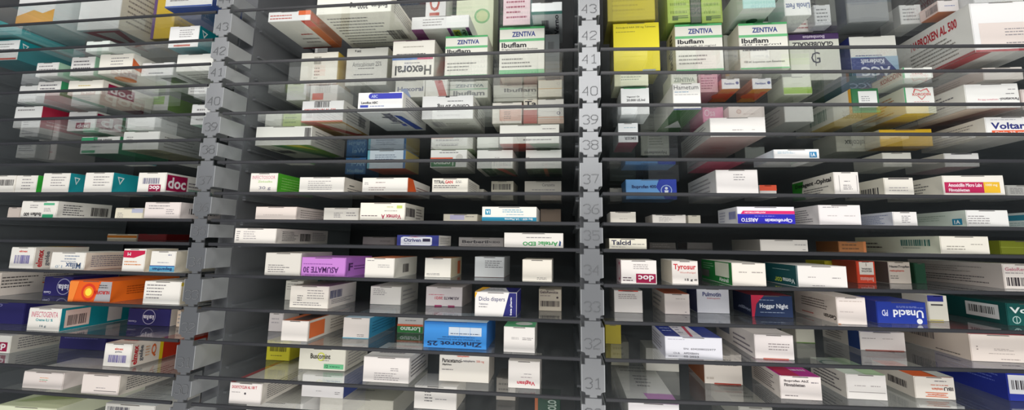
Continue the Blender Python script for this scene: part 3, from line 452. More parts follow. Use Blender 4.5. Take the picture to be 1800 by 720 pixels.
K(R,-2,1492,1564,-30,38,50,'wide dim grey carton','#6c7074',{},[])
K(R,-2,1584,1622,8,42,50,'pale grey small carton','#a8aaa8',{'L':'#8c8e8c'},[FL(4,'#8a8c8e')])
K(R,-2,1650,1687,0,20,100,'small pink carton with barcode side','#e8d8d4',{'L':'#e0b0a4','B':'#e8843c'},[('l','F',.3,.4,.8,.6,1,'#5c6cb0'),BC('L',.35,.15,.95,.75,'#5a4448')])
K(R,-2,1712,1800,-18,4,60,'white carton with blue and yellow underside',W,{'B':'#3c5cc0'},[('r','B',.55,0,1,1,'#e4c83c')])
K(R,0,1715,1828,3,90,150,'large white carton with red slanting name','#efebe6',{'L':'#e2dfd6','B':'#e6e2dc','T':'#f0eee8'},[('r','F',.1,.08,1,.58,'#e8dcd6'),('l','F',.5,.3,.95,.48,3,'#9a9498'),('l','F',.5,.14,.98,.2,1,'#8a8688'),('p','F',[(0,0),(1,0),(1,.05),(.0,.04)],'#b0303c'),('t','L',.22,.66,.84,.86,'NAPROXEN AL 500','#c0303c'),('l','L',.2,.1,.95,.6,6,'#8a8680'),('r','L',0,.0,1,.05,'#b0303c'),('r','B',0,.0,.25,1,'#b83440')])
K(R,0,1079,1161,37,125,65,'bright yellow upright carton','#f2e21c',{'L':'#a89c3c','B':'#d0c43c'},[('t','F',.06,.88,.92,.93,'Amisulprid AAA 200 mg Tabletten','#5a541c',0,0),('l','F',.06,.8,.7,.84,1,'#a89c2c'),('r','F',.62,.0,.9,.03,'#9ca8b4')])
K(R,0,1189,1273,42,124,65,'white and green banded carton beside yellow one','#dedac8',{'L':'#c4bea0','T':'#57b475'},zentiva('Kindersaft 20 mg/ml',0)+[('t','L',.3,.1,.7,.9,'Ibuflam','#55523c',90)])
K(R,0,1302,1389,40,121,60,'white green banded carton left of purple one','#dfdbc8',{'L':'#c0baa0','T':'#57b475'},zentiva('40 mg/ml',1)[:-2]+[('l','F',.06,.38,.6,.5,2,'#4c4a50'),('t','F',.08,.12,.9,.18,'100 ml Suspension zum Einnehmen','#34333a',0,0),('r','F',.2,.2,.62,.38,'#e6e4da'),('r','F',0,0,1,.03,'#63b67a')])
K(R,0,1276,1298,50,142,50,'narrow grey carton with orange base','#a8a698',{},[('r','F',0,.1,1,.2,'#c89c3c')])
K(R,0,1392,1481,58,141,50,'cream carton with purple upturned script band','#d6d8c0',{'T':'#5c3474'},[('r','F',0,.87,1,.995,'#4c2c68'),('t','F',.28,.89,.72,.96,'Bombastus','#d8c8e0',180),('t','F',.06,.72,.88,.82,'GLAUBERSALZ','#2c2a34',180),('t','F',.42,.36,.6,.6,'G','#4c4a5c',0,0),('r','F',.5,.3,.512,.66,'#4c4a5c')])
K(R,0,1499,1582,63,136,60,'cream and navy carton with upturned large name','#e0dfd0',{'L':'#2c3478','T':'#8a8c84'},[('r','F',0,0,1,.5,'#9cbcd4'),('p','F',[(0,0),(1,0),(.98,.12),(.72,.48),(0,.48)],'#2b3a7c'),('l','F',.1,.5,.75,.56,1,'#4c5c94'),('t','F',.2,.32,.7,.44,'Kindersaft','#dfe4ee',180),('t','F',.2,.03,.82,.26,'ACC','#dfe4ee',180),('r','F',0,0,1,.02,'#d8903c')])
K(R,1,1080,1140,128,151,60,'pale green yellow carton','#c8c890',{},[('l','F',.2,.4,.8,.8,2,'#77885c')])
K(R,1,1180,1226,126,152,60,'dim white carton with faint name','#c0c2a8',{},[('t','F',.1,.3,.9,.6,'ZENTIVA','#7c8a74')])
K(R,1,1229,1264,126,162,70,'dusky pink carton with text','#c07c84',{},[FL(5,'#8c4c5c')])
K(R,1,1268,1301,138,156,70,'left small carton with orange circled underside','#e4e4e8',{'B':'#f0983c','L':'#c87c6c'},[('t','F',.15,.4,.7,.6,'Femibion','#3c4c94'),('c','F',.85,.55,.14,'#3c4c94'),('c','B',.3,.5,.2,'#e46c3c'),('r','B',.65,.2,.95,.8,'#e45c2c')])
K(R,1,1323,1357,137,156,70,'right small carton with orange circled underside','#e4e4e8',{'B':'#f0a83c','L':'#b8745c'},[('t','F',.15,.4,.7,.6,'Femibion','#3c4c94'),('c','F',.85,.55,.14,'#3c4c94'),('c','B',.3,.5,.2,'#e46c3c'),('r','B',.65,.2,.95,.8,'#e45c2c')])
K(R,1,1378,1428,130,166,60,'pale carton with lime lower half','#c4cca8',{},[('r','F',0,.05,1,.4,'#a0c848')])
K(R,1,1588,1641,118,137,130,'pale carton with red lettered side','#d8dcd0',{'L':'#dcccb4'},[('r','F',0,0,.05,1,'#4ca46c'),('l','F',.3,.3,.8,.5,1,'#c88480'),('t','L',.3,.3,.95,.8,'KORODIN','#b85c54')])
K(R,1,1480,1556,126,165,50,'dark blue grey carton imitating a reflection','#4c5470',{},[('t','F',.2,.3,.8,.6,'ACC','#8a94ac',180)])  # reflected lettering of the navy carton, built as a solid one
K(R,1,1730,1800,118,140,120,'brownish white carton','#d0c4b8',{'L':'#b89a88'},[SL('L',4,'#8a6a5c')])
K(R,2,1092,1142,154,201,60,'white carton with dark green top edge','#e2e4e4',{'T':'#2c6c4c','L':'#b8bcb4'},[('t','F',.2,.62,.65,.7,'Vigantol Öl','#3a383c'),('t','F',.2,.49,.85,.58,'20.000 I.E./ml','#3a383c'),('l','F',.2,.28,.6,.42,2,'#6c6a6c'),('r','F',.1,.97,.9,1,'#2c8c5c')])
K(R,2,1184,1233,146,193,150,'white carton with dark serif name','#e8e4dc',{'B':'#3c7434','L':'#d8d4c8'},[('t','F',.04,.76,.92,.92,'Hametum','#3c3c44',0,0),('l','F',.06,.64,.7,.7,1,'#6c9cc0'),('l','F',.06,.54,.9,.6,1,'#b0aeb0'),('r','F',0,0,1,.05,'#34447c'),('p','B',[(.2,.3),(.9,.3),(.5,.6)],'#e0e4e0')])
K(R,2,1236,1276,188,215,80,'bright pink carton with white word','#e88cb4',{'L':'#d87ca4'},[('t','F',.08,.4,.6,.85,'Osa','#f8e4ec',0,0),('l','F',.1,.15,.7,.3,1,'#f4c8d8')])
K(R,2,1278,1345,186,208,80,'pale pink carton with small emblem','#e4ccc0',{},[('c','F',.28,.55,.18,'#c08c84'),('c','F',.28,.55,.13,'#e4ccc0'),('l','F',.4,.3,.85,.4,1,'#a8847c')])
K(R,2,1380,1431,180,214,110,'grey white carton with lined side','#d4d4cc',{'L':'#bcc0b8'},[SL('L',4)])
K(R,2,1499,1548,155,198,170,'green carton with white sticker','#1c6c3c',{'L':'#dfdccc','B':'#e0bc3c'},[('r','F',.25,.22,.92,.88,'#e8eae8'),('l','F',.35,.45,.8,.7,3,'#8a8c90'),('r','L',.96,0,1,1,'#e8a82c'),('b','L',.3,.2,.6,.7,'#4c7c64',None),('r','F',0,.0,1,.08,'#3c8c4c')])
K(R,2,1593,1646,153,199,130,'white carton with red heart emblem','#e6e6de',{'L':'#e0d8b8','B':'#e8cc4c'},[('r','F',0,0,.05,1,'#4ca46c'),('p','F',[(.3,.8),(.35,.95),(.5,.9),(.56,.86),(.62,.9),(.78,.95),(.85,.8),(.57,.5)],'#d86c6c'),('p','F',[(.34,.8),(.39,.9),(.5,.86),(.56,.82),(.62,.86),(.75,.9),(.81,.8),(.57,.54)],'#e6e6de'),('r','F',.25,.66,.88,.78,'#e6e6de'),('t','F',.27,.67,.87,.77,'KORODIN','#d04c4c'),('l','F',.3,.42,.85,.46,1,'#d88484'),('r','F',0,0,1,.3,'#dedfc8'),SL('L',6,'#c88c5c')])
K(R,2,1700,1795,147,190,165,'wide white carton with upturned small heading','#eae6e0',{'L':'#dcd8cc','B':'#a85c34'},[('t','F',.62,.3,.98,.42,'Paracetamol-','#4a464c',180),('t','F',.22,.31,.6,.39,'ratiopharm 500 mg','#d86c84',180,0),('l','F',.75,.55,.95,.62,1,'#77747a'),('l','F',.8,.72,.95,.8,1,'#9a9698'),SL('L',5,'#77747a'),('p','B',[(0,1),(.5,1),(.1,0),(0,0)],'#dcc8b8')])
K(R,2,1799,1850,156,192,90,'pinkish carton at photo edge','#cdb8b0',{},[FL(3)])
K(R,3,1087,1122,216,250,80,'small white carton with upturned name','#e4e8ea',{'B':'#9c4c5c','L':'#b8c4c0'},[('l','F',.3,.72,.9,.8,1,'#8cb0c0'),('t','F',.3,.12,.9,.28,'EMSER','#77787c',180)])
K(R,3,1127,1177,238,273,60,'greenish beige carton with upturned name','#a8ac98',{'B':'#6c745c'},[('t','F',.12,.06,.9,.24,'Nystaderm','#55584c',180),('l','F',.3,.5,.85,.9,3,'#8a8e7c')])
K(R,3,1249,1347,206,240,170,'large white carton with pinkish underside','#ece6e0',{'L':'#d8d4cc','B':'#d8bcb0'},[('l','F',.4,.3,.65,.4,1,'#a8a0a0'),('l','F',.75,.32,.82,.38,1,'#a8a0a0'),('l','B',.3,.2,.7,.6,3,'#c09c94'),SL('L',5)])
K(R,3,1310,1345,258,278,50,'small grey green carton','#a4aca4',{},[('c','F',.7,.4,.2,'#bcc4bc')])
K(R,3,1471,1545,232,266,70,'pale carton with upturned dim name','#bfc0ac',{'L':'#a8aa98'},[('t','F',.2,.3,.8,.6,'Dulcolax','#55564c',180)])
K(R,3,1548,1641,227,257,100,'plain golden yellow carton','#e4b81c',{'L':'#d8ccac','B':'#d8a824'},[])
K(R,3,1735,1830,205,240,120,'white carton with navy name and orange pill','#efece8',{'L':'#dcd8d0','B':'#e4dcd4'},[('t','F',.1,.38,.95,.72,'Voltaren','#232c7c'),('r','F',.1,.08,.78,.32,'#e8643c'),('t','F',.16,.13,.72,.27,'Dolo 25 mg','#f8e8e0'),('l','F',.1,.82,.8,.9,1,'#b0b0b8'),SL('L',5)])
K(R,4,1361,1441,262,.008,70,'flat white carton with blue square logo','#eceef0',{'L':'#c8dce8'},[('r','F',.78,.15,.94,.72,'#2484b8'),('t','F',.81,.25,.91,.62,'1A','#f0f6fa'),('l','F',.08,.55,.5,.8,2,'#9cc4d8')])
K(R,4,1140,1194,282,318,60,'dim grey carton with short print','#77787c',{},[('l','F',.3,.4,.9,.6,2,'#55565c')])
K(R,4,1072,1118,280,318,60,'dark green grey carton','#47544c',{},[('t','F',.1,.2,.9,.4,'Espumisan','#77887c')])
K(R,4,1553,1604,268,293,70,'cream low carton behind','#c8c6b8',{},[])
K(R,4,1662,1723,269,293,80,'white carton with pink underside','#e8e6e4',{'B':'#dca8b4','L':'#c8c8c4'},[('r','F',.2,.9,.8,.98,'#77747a')])
K(R,5,1098,1190,315,350,60,'light blue carton with navy circle end','#6ca8e4',{},[('p','F',[(.66,1),(1,1),(1,0),(.78,0),(.6,.6)],'#2440b4'),('c','F',.8,.45,.27,'#b4ccf0'),('c','F',.8,.45,.23,'#2440b4'),('c','F',.8,.55,.07,'#e4ecf8'),('p','F',[(.77,.3),(.83,.3),(.84,.45),(.76,.45)],'#e4ecf8'),('t','F',.12,.5,.6,.72,'Ibuprofen 400','#1c2c6c'),('l','F',.12,.3,.4,.38,1,'#3c5c9c')])
K(R,5,1072,1096,330,354,50,'small grey carton behind blue one','#9a9890',{},[])
K(R,5,1260,1334,298,.02,150,'plain white large carton','#eae6e4',{'L':'#cfccc8','T':'#d8607c'},[('l','F',.42,.55,.75,.85,3,'#9a9698'),SL('L',4)])
K(R,5,1336,1366,325,.06,60,'white carton with orange red top band','#d4d0cc',{},[('r','F',0,.55,1,1,'#e0502c')])
K(R,5,1468,1512,302,.006,115,'white carton with green labelled long side','#ebe7e2',{'L':'#e2ded2'},[('r','F',.2,.12,.22,.85,'#9a9698'),('r','F',.9,.12,.92,.85,'#9a9698'),('l','F',.4,.55,.75,.62,1,'#77747a'),('l','F',.35,.2,.72,.45,3,'#8a8688'),('p','L',[(0,.0),(.35,.0),(.25,.35),(.3,.92),(0,.92)],'#2f8c2c'),('t','L',.08,.55,.95,.82,'Dexagent -Ophtal','#1e1c22'),('l','L',.3,.15,.9,.48,3,'#6c6a6c')])
K(R,5,1556,1608,312,.010,90,'white carton with slit and barcode side','#e6e2d8',{'L':'#d4d0c2'},[('l','F',.15,.2,.85,.5,2,'#a8a4a4'),BC('L',.05,.1,.85,.5,'#4c4a4c'),('r','F',.15,.9,.85,.97,'#3a383a')])
K(R,5,1660,1768,308,.006,110,'white carton with crimson and yellow label','#ece8e0',{'L':'#dcd8cc'},[('r','F',.02,.12,.66,.66,'#b81c54'),('r','F',.66,.12,.92,.66,'#e8b82c'),('t','F',.08,.42,.63,.6,'Amoxicillin Micro Labs','#f4e4ec'),('t','F',.08,.18,.42,.34,'Filmtabletten','#f4e4ec'),('t','F',.69,.42,.88,.58,'1000 mg','#f8ecc8'),('l','L',.2,.2,.85,.8,4,'#6c6a6c')])
K(R,5,1771,1830,325,.03,60,'grey carton at photo edge','#a8a8a4',{},[('l','F',.1,.3,.5,.8,4,'#6c6a6c')])
K(R,6,1073,1118,372,.015,60,'small grey white carton','#cfcac0',{},[('l','F',.35,.3,.75,.42,1,'#9a9690'),('r','F',.2,.92,.8,.98,'#4c4a48')])
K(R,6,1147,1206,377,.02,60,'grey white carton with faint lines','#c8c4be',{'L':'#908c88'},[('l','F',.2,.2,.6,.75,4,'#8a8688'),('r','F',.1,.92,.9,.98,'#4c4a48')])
K(R,6,1210,1232,378,.05,50,'narrow cream carton','#bcb6a8',{},[])
K(R,6,1297,1398,363,.004,80,'royal blue and white carton with pink band','#eceaf0',{'L':'#dcdce0'},[('p','F',[(.06,.58),(1,.58),(1,.76),(.1,.76)],'#e02470'),('t','F',.13,.62,.5,.71,'ANTIBIOTIKUM','#f8d8e4',180),('r','F',0,.02,1,.57,'#2420b4'),('t','F',.48,.1,.95,.36,'Ciprofloxacin','#eceafc',180),('t','F',.06,.12,.36,.34,'ARISTO','#eceafc',180),('l','F',.3,.42,.7,.5,1,'#9c9cec'),('b','L',.6,.3,.95,.75,'#7c84bc',None),SL('L',4,'#a8a8bc',u1=.5)])
K(R,6,1441,1515,360,.005,90,'white carton with two faint stamps','#efeaea',{'L':'#dcd8d8'},[('l','F',.2,.42,.45,.5,1,'#b8b0b0'),('l','F',.6,.42,.88,.5,1,'#b8b0b0'),('l','F',.1,.85,.6,.92,1,'#77747a'),SL('L',6,'#77747a')])
K(R,6,1571,1614,372,.006,75,'small white carton with blue lined side','#eae8e6',{'L':'#ccd0dc'},[('l','F',.35,.2,.75,.75,5,'#77747a'),SL('L',6,'#6c7ca8')])
K(R,6,1701,1775,369,.005,105,'white carton with pale green logo side','#e8e8e6',{'L':'#d0dcd4'},[('l','F',.03,.15,.62,.7,4,'#8a8688'),('r','L',.78,.12,.93,.5,'#2484a8'),('t','L',.81,.18,.9,.42,'1A','#f0f6fa'),('l','L',.1,.4,.7,.8,3,'#a0b4a8')])
K(R,6,1840,1900,371,.006,80,'white carton with teal stripe at photo edge','#e4e6e6',{'L':'#c4d0d0'},[('r','L',.2,.5,1,.85,'#2c7c94'),('l','L',.3,.15,.9,.4,2,'#8ca8a8')])
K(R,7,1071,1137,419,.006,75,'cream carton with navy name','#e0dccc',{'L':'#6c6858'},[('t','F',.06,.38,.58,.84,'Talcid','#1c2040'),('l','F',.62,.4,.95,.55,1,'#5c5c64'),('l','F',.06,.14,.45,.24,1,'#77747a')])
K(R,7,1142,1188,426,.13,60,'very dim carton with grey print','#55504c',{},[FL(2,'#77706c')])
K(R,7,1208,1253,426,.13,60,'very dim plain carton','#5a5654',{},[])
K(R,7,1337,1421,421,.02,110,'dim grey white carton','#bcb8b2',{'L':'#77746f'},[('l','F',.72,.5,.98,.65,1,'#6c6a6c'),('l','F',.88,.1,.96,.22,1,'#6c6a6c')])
K(R,7,1475,1523,424,.05,60,'brown carton','#8c5a30',{'L':'#6c4424'},[('r','F',.9,0,1,1,'#a8683c'),FL(2,'#5c3c20')])
K(R,7,1655,1741,415,.005,180,'white carton with long pale green barcode side','#e6e2d6',{'L':'#ccd0bc'},[('l','F',.12,.2,.55,.5,2,'#9a968c'),('l','F',.62,.5,.92,.6,1,'#9a968c'),BC('L',.6,.42,.9,.8,'#3c6c64'),('l','L',.62,.25,.88,.36,1,'#6c7c74'),('l','L',.1,.2,.4,.7,2,'#4c4a48')])
K(R,7,1760,1850,423,.05,80,'olive green carton','#747c1c',{},[('r','F',0,.48,1,.54,'#8c9434')])
K(R,8,1092,1155,457,498,60,'white carton with crimson lettered block','#ebe6e2',{'L':'#e0c8cc'},[('r','F',.42,.03,.97,.42,'#9c1446'),('t','F',.48,.1,.92,.36,'doc','#f4eef0',180),('l','F',.05,.08,.38,.3,2,'#5c4450'),('l','F',.35,.6,.9,.85,3,'#b0a8a8'),('c','L',.7,.5,.4,'#b83c5c'),('c','L',.7,.5,.32,'#e8dcdc')])
K(R,8,1182,1228,458,499,75,'white carton with red name','#ece6e0',{'L':'#d4ccbc'},[('t','F',.06,.56,.92,.86,'Tyrosur','#c8303c'),('t','F',.3,.44,.9,.53,'Wundheilgel','#d87c74',0,0),('t','F',.48,.12,.95,.24,'15 g ℮','#3a383c')])
K(R,8,1288,1348,462,505,140,'white carton with green logo side','#ece6dc',{'L':'#1f7c38'},[('r','L',.5,.3,.92,.95,'#d8dcc8'),('l','L',.08,.55,.45,.9,3,'#8cb894'),('t','L',.62,.08,.9,.26,'Almirall','#dce8dc'),('l','F',.2,.55,.5,.65,1,'#a8a09c'),('l','F',.58,.55,.95,.65,1,'#a8a09c'),('r','L',.02,.15,.3,.5,'#5c5c58')])
K(R,8,1402,1491,467,507,100,'white carton with dark teal side','#ece8e4',{'L':'#0f4c50'},[('r','F',0,0,.02,1,'#0f4c50'),('l','F',.22,.42,.42,.52,1,'#b0a8a8'),('l','F',.7,.4,.88,.5,1,'#9a9698'),('l','F',.3,.05,.6,.12,1,'#8a8688'),('t','L',.6,.12,.95,.34,'Voma','#dce8e8',180),('t','L',.35,.12,.58,.34,'cor','#b8cc4c',180),('l','L',.3,.7,.9,.8,1,'#8cb0b0')])
K(R,8,1452,1487,459,.15,60,'yellow carton at the back','#d8cc34',{},[])
K(R,8,1508,1541,459,498,65,'orange red carton with white plaque','#d84424',{'L':'#b84c34','T':'#c83c24'},[('r','F',.14,.4,.9,.97,'#ece4d8'),('t','F',.25,.52,.8,.6,'SEDATIVE','#2c282c',180),('t','F',.25,.62,.8,.7,'ORIGINAL','#2c282c',180),('r','F',.5,.78,.53,.92,'#6c5c4c'),('t','F',.15,.1,.85,.28,'Bombastus','#f8dcd0',180,0)])
K(R,8,1564,1603,460,498,70,'cream carton with dark heading and red word','#d8ccc0',{'L':'#6c6460'},[('t','F',.06,.7,.95,.84,'NasenTropfen','#2c2a30'),('t','F',.06,.52,.7,.64,'ratiopharm','#d0503c'),('l','F',.06,.2,.5,.4,2,'#77706c')])
K(R,8,1610,1630,462,498,45,'narrow dark green carton','#1c4c34',{},[])
K(R,8,1767,1840,464,508,175,'white carton with heading above barcode','#e0d8d2',{'L':'#c4bdb8'},[('t','F',.05,.72,.8,.86,'GeloRevoice','#c08490'),('l','F',.05,.6,.6,.68,1,'#8a8284'),BC('F',.06,.12,.95,.46,'#3a3438'),('l','L',.1,.12,.9,.45,3,'#6c686a'),('l','L',.05,.55,.85,.85,3,'#9a9490')])
K(R,9,1080,1130,510,549,75,'white carton with red top edge','#e0dad6',{'L':'#c4beb8'},[('r','F',.15,.95,.85,1,'#d04030'),('l','F',.15,.6,.9,.85,3,'#9a8c8c')])
K(R,9,1169,1213,516,552,100,'white carton with bare front','#e6dcd6',{'L':'#d4cac2','T':'#c06444'},[('l','F',.45,.72,.95,.8,1,'#b0a4a0'),('l','F',.8,.08,.92,.16,1,'#77707a'),SL('L',3)])
K(R,9,1226,1283,507,550,60,'white carton with navy name and red line','#d8d8e0',{'L':'#222c5c'},[('t','F',.18,.68,.75,.86,'Pulmotin','#343c74'),('t','F',.32,.56,.72,.64,'Erkältungssalbe','#c04c5c',0,0)])
K(R,9,1322,1395,519,557,75,'navy carton with red curved wedge','#1c3058',{'L':'#16203c','T':'#7c1c2c'},[('p','F',[(0,1),(.32,1),(.12,.6),(.06,.0),(0,0)],'#c02444'),('t','F',.2,.35,.88,.62,'Hoggar Night','#e4e8f0'),('l','F',.2,.18,.85,.26,1,'#9cacc8'),('l','F',.2,.75,.6,.82,1,'#9cacc8'),('t','L',.3,.2,.95,.4,'Hoggar','#8c94ac',180)])
K(R,9,1473,1525,522,570,115,'white carton with upturned text on side','#eae0da',{'L':'#cfc4b8'},[('l','F',.1,.42,.75,.5,1,'#c8bcb8'),('l','F',.1,.82,.9,.88,1,'#c0b0a8'),('t','L',.72,.12,.98,.28,'Cetirizin','#3c3430',180),('l','L',.2,.4,.95,.8,4,'#6c605c'),('l','L',.2,.1,.5,.2,1,'#c04c3c'),('r','F',0,0,.1,.02,'#c8804c')])
K(R,9,1543,1631,530,569,70,'royal blue carton with upturned white name','#20389c',{'L':'#1a2e84','T':'#1c3490'},[('t','F',.33,.3,.93,.64,'Unacid','#eceef8',180),('t','F',.1,.34,.22,.62,'PD','#c8ccec',180),('l','F',.4,.72,.95,.82,2,'#9ca8dc'),('c','F',.84,.14,.12,'#e4e6f0')])
K(R,9,1634,1669,519,564,50,'cream carton with navy band behind blue one','#d8d4c8',{},[('r','F',0,.76,.8,1,'#262c7c'),('r','F',.15,.6,.75,.66,'#4c484c'),('r','F',0,.02,.7,.05,'#c8b84c')])
K(R,9,1773,1850,533,573,160,'dark teal carton with white name','#0f5450',{'L':'#0d4a48','T':'#0c403e'},[('t','F',.07,.55,.75,.82,'Vom','#e8f0ee'),('c','F',.2,.26,.17,'#a8c4c0'),('c','F',.2,.26,.13,'#0f5450'),('r','F',.19,.12,.21,.4,'#a8c4c0'),('l','F',.45,.1,.9,.4,2,'#c8d8d4'),('r','L',.6,.2,.93,.85,'#d4dcdc'),BC('L',.63,.38,.9,.72,'#3c4444'),('l','L',.05,.5,.3,.8,2,'#5c8c88')])
K(R,10,1064,1092,570,604,60,'olive yellow carton by the post','#9a8c24',{},[])
K(R,10,1170,1271,592,631,95,'white carton with navy striped top and stamp','#e0e0e8',{'L':'#d0d0dc','T':'#20348c'},[('l','F',.05,.85,.4,.9,1,'#8a88a0'),('t','F',.32,.42,.88,.5,'SN: 604208025977','#4c4a58',0,0),('t','F',.14,.22,.26,.29,'Ch.B.','#5c5a68',0,0),('t','F',.32,.22,.58,.3,'APDSBAN','#3c3a48',0,0),('l','F',.05,.08,.28,.14,1,'#6c6a78'),('t','F',.32,.08,.58,.16,'05 2023','#3c3a48',0,0),('r','T',.28,0,.66,1,'#e8e4ec'),('p','T',[(.45,0),(.5,0),(.62,1),(.55,1)],'#c84c64'),('l','T',.32,.2,.44,.8,3,'#8c8aa0'),('l','T',.05,.3,.25,.7,2,'#9ca8dc'),SL('L',5,'#77747a')])
K(R,10,1328,1397,588,631,160,'white carton with small grey stamps','#e8e0de',{'L':'#d0c8c4','T':'#dcd4d0'},[('l','F',.35,.35,.9,.68,3,'#9a9090'),('r','F',.2,0,.85,.04,'#c0604c'),('r','L',.1,.4,.4,.8,'#6c7080'),('l','L',.5,.1,.95,.7,3,'#77707a')])
K(R,10,1400,1433,575,602,50,'plain cream carton with green base','#d8d4c4',{},[('r','F',0,0,1,.04,'#7ca44c')])
K(R,10,1513,1593,583,616,100,'white carton with navy striped side','#e8e0da',{'L':'#dcd4cc'},[('l','F',.05,.6,.4,.68,1,'#8a7c7c'),('l','F',.5,.6,.75,.68,1,'#b0a4a0'),('r','F',.1,0,.95,.04,'#a04c3c'),('r','L',.72,0,1,1,'#27407c'),SL('L',5,'#8a8280',u1=.6)])
K(R,10,1709,1812,588,636,150,'wide cream carton with barcode side','#e8dcd4',{'L':'#d8cabc','T':'#c84c54'},[('l','F',.4,.4,.75,.5,2,'#a89c98'),('l','F',.3,.28,.8,.33,1,'#b0a4a0'),('l','F',.5,.08,.95,.13,1,'#8a7c7c'),('l','F',.1,.4,.13,.6,2,'#8a7c7c'),('b','L',.27,.45,.6,.85,'#5c5454','#d8cabc'),('l','L',.6,.08,.95,.16,1,'#3c3434')])
K(R,11,1074,1106,600,642,60,'grey beige carton by the post','#a09c8c',{},[FL(3,'#807c70')])
K(R,11,1136,1194,612,652,60,'plain white carton by the post','#e0dcd2',{},[])
K(R,11,1239,1306,622,675,90,'white carton with stamped print and brown edge','#e4dad0',{'L':'#8c4c28'},[('l','F',.3,.6,.9,.85,3,'#77706c'),('r','F',.25,0,.95,.04,'#a83828'),('l','F',.05,.1,.3,.3,1,'#c8bcb0')])
K(R,11,1373,1446,661,702,95,'white carton with magenta top','#e8e0dc',{'L':'#d8d0c8','T':'#c8349c'},[('t','F',.1,.72,.7,.84,'Ibuprofen AbZ','#3c3438'),('t','F',.1,.55,.6,.68,'Filmtabletten','#3c3438'),('l','F',.1,.12,.5,.2,1,'#5c5458'),('l','F',.75,.7,.95,.8,1,'#77707a'),SL('L',7,'#5c5458'),('r','T',.05,.0,.5,1,'#c8385c'),('l','T',.5,.2,.95,.7,2,'#f0c8e4')])
K(R,11,1490,1561,658,702,90,'white carton with circle on pale top','#e4e0dc',{'L':'#ccc8c0','T':'#dce8d8'},[('l','F',.2,.5,.5,.6,1,'#b8b0b0'),('l','F',.6,.5,.95,.6,1,'#a8a0a0'),('r','F',.05,.28,.95,.3,'#9a9494'),('c','T',.3,.6,.2,'#4c7c6c'),('c','T',.3,.6,.16,'#dce8d8'),('r','T',.5,0,1,1,'#b8d8a8'),SL('L',5,'#55505a')])
K(R,11,1610,1681,662,701,85,'white carton with orange top and orange lines','#e6dfd6',{'L':'#d4ccc0','T':'#e4662c'},[('t','F',.72,.4,.95,.56,'IBU','#3c3438',180),('t','F',.42,.4,.7,.54,'ratiopharm','#d0643c',180),('l','F',.4,.6,.9,.68,1,'#d0643c'),('r','F',.25,.1,.8,.13,'#e0703c'),('t','F',.3,.15,.75,.25,'ratiopharm','#d86030',180),('r','F',.25,.27,.8,.3,'#e0703c'),('l','F',.5,.78,.92,.86,1,'#77707a'),BC('L',.4,.3,.85,.62,'#3a3438'),('r','T',.6,0,1,1,'#c8ccc4')])
K(R,11,1775,1860,655,706,120,'dark blue carton with white barcode label','#24349c',{'L':'#202e8c','T':'#1c2a80'},[('r','F',.02,.25,1,.9,'#dcdce0'),BC('F',.08,.4,.95,.72,'#3a3438'),('l','L',.2,.5,.9,.85,3,'#5c6cc0')])
K(R,12,1105,1195,708,748,220,'long white carton with pink top band','#ece8ea',{'T':'#e4e2e0','L':'#c8c8c4'},[('p','T',[(.45,.0),(1,0),(1,.18),(.4,.18)],'#c87cc8'),('l','T',.35,.3,.8,.6,4,'#8a8890'),('l','T',.1,.65,.9,.9,3,'#9a989c')])
K(R,12,1620,1700,712,745,120,'lettered pale carton imitating reflection at photo bottom','#c8c8c4',{'T':'#bcc0bc'},[('l','T',.2,.3,.9,.7,2,'#8a8c90')])  # reflection of the orange-topped carton, built as a carton
K(R,12,1300,1360,715,750,120,'grey carton with print on top','#a8a8a0',{'T':'#9c9c94'},[('l','T',.1,.3,.9,.8,4,'#6c6a68')])

# ---------------------------------------------------------------- place them on their shelves
for c in CART:
    z = ztop(c['row']) + .0002; xm = (c['x0']+c['x1'])/2
    if c['yb'] < 2:
        y = c['yb']
        for _ in range(4): y = c['yb'] + yfront(on_y(xm, 400, y).x)
        pb = None
        a = on_y(c['x0'], 400, y); b = on_y(c['x1'], 400, y)
        # x measured at the height of the shelf
        for _ in range(3):
            d = Vector((xm, 0)); 
        rel = Vector(((a.x+b.x)/2, y, z)) - CAM
        pyb = CY + F_PX*rel.dot(d_)/rel.dot(f_)
    else:
        p = on_z(xm, c['yb'], z); y = p.y; pyb = c['yb']
        lim = yfront(p.x)+.005
        if y < lim: print('FRONT', c['bay'], c['row'], c['x0'], round(y-lim, 4)); y = lim
        if y > DEPTH-.04: print('DEEP', c['bay'], c['row'], c['x0'], round(y, 3)); y = DEPTH-.04
    c['y'] = y; c['a'] = on_y(c['x0'], pyb, y).x; c['b'] = on_y(c['x1'], pyb, y).x
    top = on_y(xm, c['yt'], y).z
    up = c['row']-1
    if c['bay'] != 'left': up = {-1: -2, -3: -4}.get(up, up)
    cap = zrow(up) - GT/2 - .001
    if top > cap: print('CAP', c['bay'], c['row'], c['x0'], round((top-cap)*1000, 1), 'mm'); top = cap
    c['z'] = z; c['h'] = max(top-z, .008); c['w'] = c['b']-c['a']
    la, lb = BAY[c['bay']]
    if c['a'] < la+.006: c['a'] = la+.006; c['w'] = c['b']-c['a']
    if c['b'] > lb-.006: c['b'] = lb-.006; c['w'] = c['b']-c['a']
    c['ln'] = min(c['ln'], DEPTH-.004-y); c['l0'] = c['ln']
rows = {}
for c in CART: rows.setdefault((c['bay'], c['row']), []).append(c)
